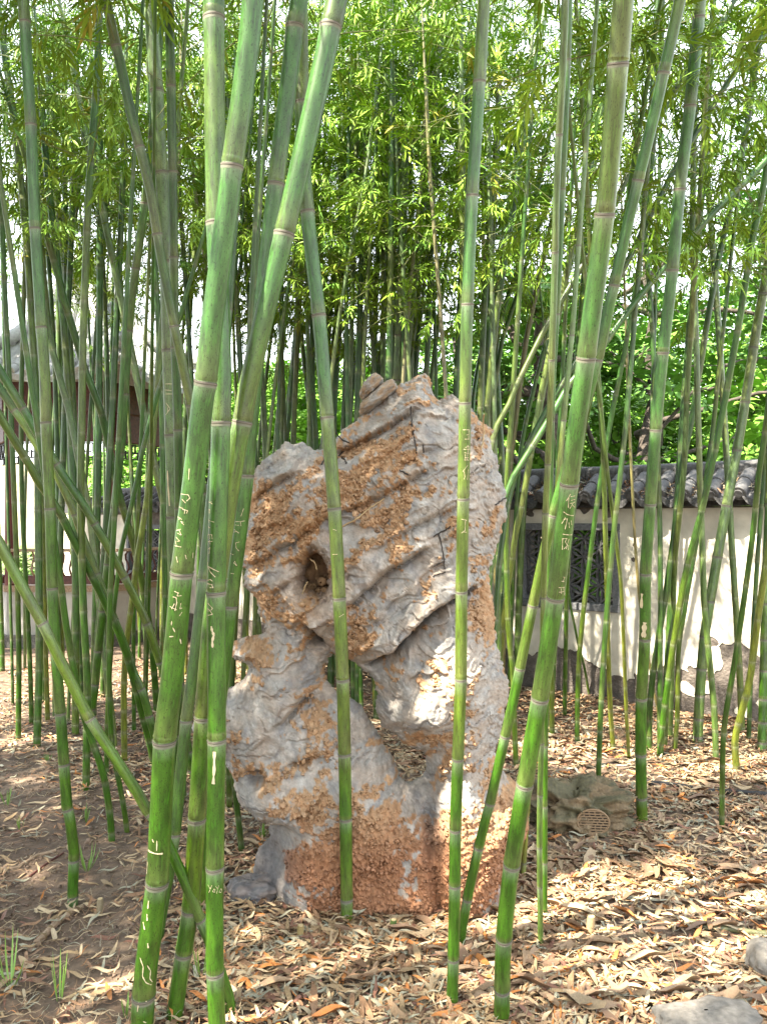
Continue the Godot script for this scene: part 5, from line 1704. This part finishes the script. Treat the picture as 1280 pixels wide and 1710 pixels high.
	for i in 14:
		var cl := blob(Vector3(0.016, 0.013, 0.014) * rng.randf_range(0.6, 1.3), 0.3, 1.2, Color(0.42, 0.26, 0.13), Color(0.33, 0.19, 0.09), 50.0 + i, 10)
		part("earth_clod", cl.mesh(M.rock), rock, Transform3D(Basis.from_euler(Vector3(i, i * 2.0, i * 0.7)), Vector3((rng.randf_range(516, 546) - 640.0) * RS, (870.0 - rng.randf_range(968, 988)) * RS + EYE, rng.randf_range(-0.03, 0.04))))
	# loose slabs by the peak
	for e: Array in [[604, 664, 634, 630, 11.0, 0.0], [603, 688, 658, 644, 11.5, 2.0]]:
		var sb := blob(Vector3(Vector2(e[0] - e[2], e[1] - e[3]).length() * 0.54 * RS, e[4] * RS, 0.09), 0.16, 0.5, Color(0.33, 0.30, 0.26), Color(0.38, 0.27, 0.17), 70.0 + e[5])
		part("loose_slab", sb.mesh(M.rock), rock, Transform3D(Basis(Vector3.BACK, atan2(e[1] - e[3], e[2] - e[0])), Vector3(((e[0] + e[2]) * 0.5 - 640.0) * RS, (870.0 - (e[1] + e[3]) * 0.5) * RS + EYE, 0.02)))
	# dry roots clinging to the face, laid on the relief
	var cells := {}
	for m in inner:
		cells[Vector2i(int(pix[m].x / 2.0), int(pix[m].y / 2.0))] = zf[m]
	for s: String in ["d 683:690 684:715 689:745 692:768", "d 702:750 702:765", "d 664:791 675:797 684:799", "d 562:727 570:735 580:742 590:744", "d 571:765 577:770 582:780", "d 576:754 566:764 562:772", "d 724:888 731:915 735:950", "d 716:957 722:953 739:948", "d 718:940 728:935 735:930", "t 573:880 600:866 620:848 646:832", "d 795:733 790:742", "t 800:700 805:725 796:760", "d 820:845 830:838 845:830", "d 716:894 735:884 748:876", "t 520:930 530:935 535:950", "t 512:985 516:972 520:965", "d 556:750 545:768 540:780"]:
		var f := s.split(" ")
		var ctrl: Array[Vector2] = []
		for i in range(1, f.size()):
			var q := f[i].split_floats(":")
			ctrl.append(Vector2(q[0], q[1]))
		var pts := PackedVector3Array()
		var rr := PackedFloat32Array()
		for i in ctrl.size() - 1:
			for k in 6:
				var w := ctrl[i].lerp(ctrl[i + 1], k / 6.0) + Vector2(rng.randf_range(-0.8, 0.8), rng.randf_range(-0.8, 0.8))
				var z: float = cells.get(Vector2i(int(w.x / 2.0), int(w.y / 2.0)), 60.0)
				pts.append(Vector3((w.x - 640.0) * RS, (870.0 - w.y) * RS + EYE, z * RS + 0.002))
				rr.append(rng.randf_range(0.0022, 0.0036))
		# a taut root bridges the hollows
		for pass_ in 3:
			for i in range(1, pts.size() - 1):
				pts[i].z = maxf(pts[i].z, (pts[i - 1].z + pts[i + 1].z) * 0.5)
		var tb := Buf.new()
		tb.tube(pts, rr, 5)
		part("dry_root", tb.mesh(M.root if f[0] == "d" else M.straw), rock)
	# the small boulder in front of its right foot
	var bl := blob(Vector3(0.105, 0.12, 0.10), 0.22, 1.0, Color(0.40, 0.36, 0.34), Color(0.36, 0.17, 0.075), 12.0)
	var w2 := on_ground(806, 1503)
	var bo := thing("small_boulder", "small grey boulder stained orange at the tall rock's right foot", "boulder", "", w2)
	part("boulder_body", bl.mesh(M.rock), bo, Transform3D(Basis.IDENTITY, Vector3(0, 0.07, -0.02)))

# a lumpy stone: half sizes, roughness, how boxy (0..1), two colours
func blob(h: Vector3, rough: float, noise_scale: float, ca: Color, cb: Color, sd: float, seg := 40) -> Buf:
	var b := Buf.new()
	for j in seg + 1:
		for i in seg * 2 + 1:
			var th := PI * j / seg
			var ph := TAU * i / (seg * 2)
			var d := Vector3(sin(th) * cos(ph), cos(th), sin(th) * sin(ph))
			var k := pow(pow(absf(d.x), 3.2) + pow(absf(d.y), 3.2) + pow(absf(d.z), 3.2), -1.0 / 3.2)
			var q := d * lerpf(1.0, k, 0.8)
			var f := 1.0 + rough * (n1.get_noise_3d(q.x * 90.0 * noise_scale + sd * 31.0, q.y * 90.0 * noise_scale, q.z * 90.0) * 1.5 + n1.get_noise_3d(q.x * 330.0 + sd, q.y * 330.0, q.z * 330.0) * 0.5)
			var c := ca.lerp(cb, clampf(n1.get_noise_3d(q.x * 120.0 + sd, q.y * 120.0 + sd, q.z * 120.0) * 2.5 + 0.4, 0.0, 1.0))
			b.v(q * f * h, d, c)
	for j in seg:
		for i in seg * 2:
			var a := j * (seg * 2 + 1) + i
			var w := a + seg * 2 + 1
			b.ix.append_array(PackedInt32Array([a, a + 1, w, a + 1, w + 1, w]))
	b.smooth()
	for j in seg + 1:
		b.n[j * (seg * 2 + 1)] = (b.n[j * (seg * 2 + 1)] + b.n[j * (seg * 2 + 1) + seg * 2]).normalized()
		b.n[j * (seg * 2 + 1) + seg * 2] = b.n[j * (seg * 2 + 1)]
	for i in seg * 2 + 1:
		b.n[i] = Vector3.UP
		b.n[seg * (seg * 2 + 1) + i] = Vector3.DOWN
	if b.n[seg / 2 * (seg * 2 + 1)].x < 0.0:
		for i in b.n.size(): b.n[i] = -b.n[i]
		for i in range(0, b.ix.size(), 3):
			var t := b.ix[i + 1]; b.ix[i + 1] = b.ix[i + 2]; b.ix[i + 2] = t
	return b

# ---------------------------------------------------------------- fallen leaves
var litter_cache := {}
func litter_mesh(kind: int) -> Mesh:      # 0,1 bamboo leaves, 2 broad sheath, 3 straw, 4 rolled sheath
	if litter_cache.has(kind):
		return litter_cache[kind]
	var b := Buf.new()
	var seg := 6
	var ln: float = [0.10, 0.12, 0.13, 0.085, 0.15][kind]
	var wd: float = [0.0145, 0.019, 0.036, 0.003, 0.026][kind]
	var curl: float = [0.25, -0.35, 0.3, 0.15, 0.2][kind]
	var cup: float = [0.25, 0.15, 0.45, 0.0, 1.3][kind]
	for i in seg + 1:
		var t := float(i) / seg
		var w := pow(sin(PI * clampf(t * 0.93 + 0.05, 0.0, 1.0)), 0.75) if kind != 3 else 0.8
		if kind == 2: w = pow(sin(PI * clampf(t * 0.85 + 0.12, 0.0, 1.0)), 0.6)
		var y := curl * ln * (t - 0.5) * (t - 0.5) + 0.006 * sin(t * 7.0 + kind)
		var tw := 0.35 * sin(t * 3.0 + kind * 2.0)
		for j in 3:
			var s := j - 1.0
			var x := s * w * wd * 0.5
			var yy := y + absf(s) * cup * w * wd * 0.5 + s * tw * w * wd * 0.5
			b.v(Vector3(x, yy, (t - 0.5) * ln), Vector3(-s * cup * 0.7 - tw, 1, -2.0 * curl * (t - 0.5)).normalized(), Color.WHITE, Vector2(j * 0.1 + kind * 0.3, t * 0.4))
	for i in seg:
		for j in 2:
			var a := i * 3 + j
			b.ix.append_array(PackedInt32Array([a, a + 1, a + 3, a + 1, a + 4, a + 3]))
	litter_cache[kind] = b.mesh(M.dry)
	return litter_cache[kind]

func litter_amount(x: float, z: float) -> float:
	var a := 1.0
	var d := -z
	var px := 640.0 + x / d * F
	# bare trodden soil at the left
	a *= clampf((px - 190.0) / 330.0, 0.09, 1.0) if d < 4.6 else clampf((px + 150.0) / 450.0, 0.25, 1.0)
	a *= clampf(0.75 + n1.get_noise_2d(x * 120.0, z * 120.0) * 1.3, 0.25, 1.3)
	return a

func build_litter() -> void:
	var kinds := [[0, 62000, "bamboo_leaf_litter", "thick litter of dry straw coloured bamboo leaves covering the ground"], [1, 24000, "curled_leaf_litter", "curled dry bamboo leaves scattered through the litter"], [2, 3800, "sheath_litter", "broad brown culm sheaths scattered through the litter"], [3, 30000, "twig_litter", "thin straw and twig scraps lying over the soil"], [4, 3400, "rolled_sheath_litter", "rolled brown culm sheaths lying in the litter"]]
	for kd: Array in kinds:
		var xs: Array[Transform3D] = []
		var cl := PackedColorArray()
		var n := 0
		while n < kd[1]:
			n += 1
			var d := 2.0 + 6.6 * pow(rng.randf(), 1.5)
			var x := rng.randf_range(-0.62, 0.62) * d + rng.randf_range(-0.4, 0.4)
			if wall_behind(x, -d) > -0.05:
				continue
			var amt := litter_amount(x, -d)
			if kd[0] == 2 or kd[0] == 4:
				amt *= clampf(0.25 + (x + 0.3) * 0.9, 0.12, 1.0)
			if kd[0] == 3:
				amt = maxf(amt, 0.4)
			if rng.randf() > amt:
				continue
			xs.append(lie(x, -d, kd[0], 0.75))
			cl.append(litter_tint(kd[0]))
		if kd[0] == 0 or kd[0] == 3:      # drifts against the feet of the culms
			for id in culms:
				var fb: Vector3 = culms[id].base
				for i in 26:
					var o := Vector2(rng.randfn(), rng.randfn()) * 0.055
					var t := lie(fb.x + o.x, fb.z + o.y, kd[0], 0.7)
					t.origin.y += maxf(0.03 - o.length() * 0.3, 0.0)
					xs.append(t)
					cl.append(litter_tint(kd[0]))
		tag(many(kd[2], litter_mesh(kd[0]), self, xs, cl), kd[3], "leaf litter")
	# crumbs of soil on the bare ground
	var crumb := blob(Vector3(0.006, 0.0045, 0.006), 0.3, 1.0, Color(1, 1, 1), Color(0.8, 0.8, 0.8), 3.0, 5).mesh(M.dry)
	var ks: Array[Transform3D] = []
	var kc := PackedColorArray()
	for i in 9000:
		var d := 2.1 + 4.0 * pow(rng.randf(), 1.4)
		var x := rng.randf_range(-0.6, 0.2) * d
		if n1.get_noise_2d(x * 150.0, d * 150.0) < -0.12:
			continue
		ks.append(Transform3D(Basis.from_euler(Vector3(rng.randf() * 6.0, rng.randf() * 6.0, 0)) * rng.randf_range(0.35, 1.5) * (2.0 if rng.randf() < 0.03 else 1.0), Vector3(x, ground_y(x, -d) + 0.001, -d)))
		var s2 := rng.randf_range(0.7, 1.15)
		kc.append(Color(0.19 * s2, 0.125 * s2, 0.08 * s2))
	tag(many("soil_crumbs", crumb, self, ks, kc), "small brown crumbs of soil strewn over the bare ground", "soil")
	# the nearest and largest leaves one by one
	var sorts := [[2, "fallen_sheath", "broad reddish brown culm sheath lying on top of the litter", "fallen culm sheath", "broad fallen sheaths on the litter", 70],
		[4, "rolled_sheath", "rolled brown culm sheath lying on top of the litter", "fallen culm sheath", "rolled fallen sheaths on the litter", 40],
		[1, "fallen_leaf", "large pale dry bamboo leaf lying on top of the litter", "fallen leaf", "large pale leaves on the litter", 130]]
	for s: Array in sorts:
		var n := 0
		var guard := 0
		while n < s[5] and guard < 4000:
			guard += 1
			var d := rng.randf_range(2.42, 3.7)
			var x := rng.randf_range(-0.46, 0.47) * d
			if rng.randf() > litter_amount(x, -d) * (1.0 if s[0] == 1 else clampf(0.1 + (x + 0.2) * 1.4, 0.05, 1.0)):
				continue
			var px := 640.0 + x / d * F
			if px > 380.0 and px < 880.0 and d > 2.95:
				continue
			var o := part(s[1], litter_mesh(s[0]), self, lie(x, -d, s[0], 1.0 if s[0] == 1 else 0.85))
			o.position.y += 0.008
			var c := litter_tint(s[0])
			var key := "own%d" % (rng.randi() % 6 + s[0] * 10)
			if not M.has(key):
				M[key] = M.dry.duplicate()
				M[key].albedo_color = c.linear_to_srgb()
			o.material_override = M[key]
			tag(o, s[2], s[3], s[4])
			n += 1

func litter_tint(kind: int) -> Color:
	var c := dry_tint()
	if kind == 2 or kind == 4:
		var k := rng.randf()
		c = Color(0.20, 0.115, 0.062) if k < 0.45 else (Color(0.33, 0.21, 0.115) if k < 0.75 else (Color(0.40, 0.29, 0.17) if k < 0.92 else Color(0.45, 0.17, 0.04)))
		var s := rng.randf_range(0.75, 1.2)
		c = Color(c.r * s, c.g * s, c.b * s)
	return c

func lie(x: float, z: float, kind: int, scale: float) -> Transform3D:
	var bs := Basis(Vector3.UP, rng.randf() * TAU) * Basis.from_euler(Vector3(rng.randf_range(-0.16, 0.16), 0, rng.randf_range(-0.28, 0.28)))
	var sc := scale * rng.randf_range(0.7, 1.35)
	bs = bs * Basis.from_scale(Vector3(sc * rng.randf_range(0.75, 1.25), sc * (1.0 if rng.randf() < 0.7 else -1.0), sc))
	return Transform3D(bs, Vector3(x, ground_y(x, z) + rng.randf_range(0.004, 0.022), z))

# ---------------------------------------------------------------- small things on the ground
func build_small_things() -> void:
	# garden loudspeaker shaped like a rock
	var g := on_ground(968, 1386)
	var sp := thing("rock_speaker", "brown mossy rock shaped garden loudspeaker with a slotted oval grille", "garden speaker", "", g, -0.1)
	var bb := blob(Vector3(0.225, 0.125, 0.16), 0.42, 1.3, Color(0.12, 0.105, 0.05), Color(0.22, 0.15, 0.075), 5.0, 64)
	part("body", bb.mesh(M.speaker), sp, Transform3D(Basis.IDENTITY, Vector3(0, 0.062, -0.10)))
	var gr := Buf.new()
	var ring := PackedVector3Array()
	var rr := PackedFloat32Array()
	for i in 33:
		var a := TAU * i / 32.0
		ring.append(Vector3(cos(a) * 0.074, sin(a) * 0.056, 0.0))
		rr.append(0.006)
	gr.tube(ring, rr, 6)
	var grille := part("grille", gr.mesh(M.grille), sp, Transform3D(Basis(Vector3.RIGHT, -0.15), Vector3(0.048, 0.07, 0.085)))
	var bk := Buf.new()
	for i in 32:
		bk.tri(Vector3(0, 0, -0.006), Vector3(ring[i].x, ring[i].y, -0.006), Vector3(ring[i + 1].x, ring[i + 1].y, -0.006), Vector3.BACK)
	part("dark_backing", bk.mesh(M.black), grille)
	var hb := Buf.new()
	hb.tube(PackedVector3Array([Vector3(0, 0, -0.09), Vector3(0, 0, 0.012)]), PackedFloat32Array([1.0, 1.0]), 28)
	for i in hb.p.size():
		hb.p[i] = Vector3(hb.p[i].x * 0.076, hb.p[i].y * 0.058, hb.p[i].z - 0.021)
	part("grille_housing", hb.mesh(M.grille), grille)
	for r in 9:
		var y := -0.048 + r * 0.012
		var half := 0.072 * sqrt(maxf(1.0 - pow(y / 0.056, 2.0), 0.0))
		var xb := Buf.new()
		xb.box(Vector3(0, y, 0), Vector3(half, 0.0033, 0.004), Basis.IDENTITY, 0.001)
		part("grille_bar", xb.mesh(M.grille), grille)
		if r < 8:
			var x := -half + 0.012 + (0.012 if r % 2 == 0 else 0.0)
			while x < half - 0.008:
				xb = Buf.new()
				xb.box(Vector3(x, y + 0.006, -0.001), Vector3(0.003, 0.003, 0.003))
				part("grille_stay", xb.mesh(M.grille), grille)
				x += 0.026
	# flat stones at the lower right
	for e: Array in [[1178, 1722, 0.15, 0.045, 0.09, "flat pale stone half buried in litter at the bottom edge right of centre", 21.0], [1296, 1612, 0.09, 0.06, 0.10, "grey stone cut by the right edge among the litter", 33.0]]:
		var w := on_ground(e[0], e[1])
		var st := thing("flat_stone", e[5], "stone", "", w, rng.randf() * 0.6)
		part("stone_body", blob(Vector3(e[2], e[3], e[4]), 0.16, 0.8, Color(0.33, 0.30, 0.26), Color(0.26, 0.22, 0.18), e[6]).mesh(M.stone), st, Transform3D(Basis.IDENTITY, Vector3(0, 0.012, 0)))
	# fallen poles
	fallen("fallen_pole", "dark weathered pole lying across the litter at the right", "pole", [[1066, 1306], [1120, 1312], [1180, 1322], [1240, 1329], [1300, 1333]], 0.017, M.wood_dark, 0.01, false)
	fallen("fallen_culm", "greenish dead culm lying in the litter by the right edge", "bamboo culm", [[1140, 1537], [1180, 1547], [1240, 1553], [1300, 1558]], 0.013, mat(lin(0.17, 0.17, 0.07), 0.5, false, grain(0.02, 0.6, 1.0), null, 4.0), 0.008, true)
	fallen("rhizome", "tan jointed rhizome arching out of the bare soil at the lower left", "rhizome", [[62, 1578], [76, 1562], [98, 1540], [122, 1524], [141, 1514]], 0.013, M.tan_wood, 0.008, true)
	fallen("rhizome", "short yellow rhizome piece beside the straight carved culm's foot", "rhizome", [[372, 1580], [395, 1577], [430, 1581]], 0.010, mat(lin(0.36, 0.26, 0.09), 0.6, false, grain(0.02, 0.6, 1.0), null, 4.0), 0.006, true)
	fallen("fallen_twig", "dry brown stalk on the bare soil at the left edge", "twig", [[-10, 1452], [30, 1448], [62, 1428], [100, 1420]], 0.009, M.tan_wood, 0.004, false)
	fallen("fallen_twig", "thin reddish stick near the bent culm's foot", "twig", [[50, 1462], [80, 1440], [112, 1422]], 0.006, M.red_wood, 0.004, false)
	fallen("fallen_twig", "pale split stalk lying left of the lower scratched culm", "twig", [[105, 1668], [150, 1650], [190, 1646], [228, 1650]], 0.007, M.straw, 0.006, false)
	for e: Array in [[500, 1575, 0.011, 0.055, "cut stump with a tan top left of the front culm", Color(0.30, 0.22, 0.09)], [655, 1558, 0.011, 0.045, "small green cut stump right of the front culm's foot", Color(0.09, 0.14, 0.03)], [984, 1560, 0.014, 0.075, "dry tan stump standing in the sunny litter", Color(0.40, 0.28, 0.14)], [166, 1524, 0.011, 0.055, "thin grey stub in the soil right of the bent culm", Color(0.25, 0.2, 0.12)]]:
		var w := on_ground(e[0], e[1])
		var st := thing("culm_stump", e[4], "stump", "", w, 0.0)
		var tb := Buf.new()
		tb.tube(PackedVector3Array([Vector3(0, -0.03, 0), Vector3(0.002, e[3] * 0.5, 0), Vector3(0.003, e[3] * 0.52, 0), Vector3(0.004, e[3], 0.002)]), PackedFloat32Array([e[2] * 1.1, e[2], e[2] * 1.12, e[2]]), 14, PackedColorArray([e[5], e[5], e[5], e[5]]))
		part("stub", tb.mesh(M.dry), st)
		tb = Buf.new()
		tb.tube(PackedVector3Array([Vector3(0.004, e[3] - 0.002, 0.002), Vector3(0.004, e[3] + 0.002, 0.002)]), PackedFloat32Array([e[2] * 0.8, e[2] * 0.78]), 14, PackedColorArray([Color(0.5, 0.38, 0.2), Color(0.5, 0.38, 0.2)]))
		part("cut_face", tb.mesh(M.dry), st)
	# grass
	for e: Array in [[100, 1668, 5, 0.15, 0.25, "tuft of three tall yellow-green blades in bare soil at the lower left", 1.0], [146, 1452, 12, 0.11, 1.3, "low grass tuft behind the bent culm's foot", 0.8], [143, 1372, 7, 0.09, 0.5, "small dark grass tuft left of the papery-footed culm", 0.6], [12, 1345, 8, 0.10, 0.7, "grass tuft at the left edge beside the bare soil", 0.8], [18, 1650, 7, 0.17, 1.4, "sprawling grass blades at the left edge of the lower soil", 0.9], [336, 1640, 7, 0.13, 0.8, "green grass tuft between the two nearest left culms", 0.7], [35, 1385, 6, 0.07, 0.7, "sparse pale weed on the bare soil at the left", 0.8], [438, 1404, 9, 0.07, 1.0, "pale green sprout under the rock's dark chin", 1.0], [212, 1700, 5, 0.07, 0.8, "little grass sprout at the scratched culm's base", 0.8], [80, 1272, 8, 0.07, 0.9, "dusty weed between the left culms", 0.7], [130, 1190, 9, 0.08, 0.8, "weed tuft in the shade before the plinth", 0.6]]:
		var w := on_ground(e[0], e[1])
		var t := thing("grass_tuft", e[5], "grass tuft", "", w)
		for i in e[2]:
			var b := Buf.new()
			var az := rng.randf() * TAU
			var out := Vector3(cos(az), 0, sin(az))
			var ln: float = e[3] * rng.randf_range(0.75, 1.1)
			var d: Vector3 = (Vector3.UP + out * e[4] * rng.randf_range(0.3, 1.0)).normalized()
			var k: float = e[6]
			leaf_into(b, out * 0.008, d, (out + Vector3(0, 0.2, 0)).normalized() * -1.0, ln, 0.0065, -0.2 * e[4], Color(0.17 * k, 0.29 * k, 0.05 * k))
			part("blade", b.mesh(M.grass), t)

func fallen(called: String, label: String, category: String, px: Array, r: float, m: Material, lift: float, jointed: bool) -> void:
	var w := on_ground(px[0][0], px[0][1])
	var pts := PackedVector3Array()
	for i in px.size() - 1:
		for k in 6:
			var q := Vector2(px[i][0], px[i][1]).lerp(Vector2(px[i + 1][0], px[i + 1][1]), k / 6.0)
			pts.append(on_ground(q.x, q.y) + Vector3(0, lift, 0) - w)
	var rr := PackedFloat32Array()
	for i in pts.size():
		rr.append(r * (1.0 - 0.25 * i / pts.size()) * (1.18 if jointed and i % 4 == 0 else rng.randf_range(0.96, 1.03)))
	var b := Buf.new()
	b.tube(pts, rr, 10)
	var o := thing(called, label, category, "", w)
	part("shaft", b.mesh(m), o)
	if jointed:
		for i in range(4, pts.size() - 1, 4):
			var d := (pts[i + 1] - pts[i - 1]).normalized()
			var jb := Buf.new()
			jb.tube(PackedVector3Array([pts[i] - d * 0.004, pts[i] + d * 0.004]), PackedFloat32Array([rr[i] * 1.12, rr[i] * 1.1]), 10, PackedColorArray([Color(0.2, 0.14, 0.07), Color(0.2, 0.14, 0.07)]))
			part("joint", jb.mesh(M.dry), o)
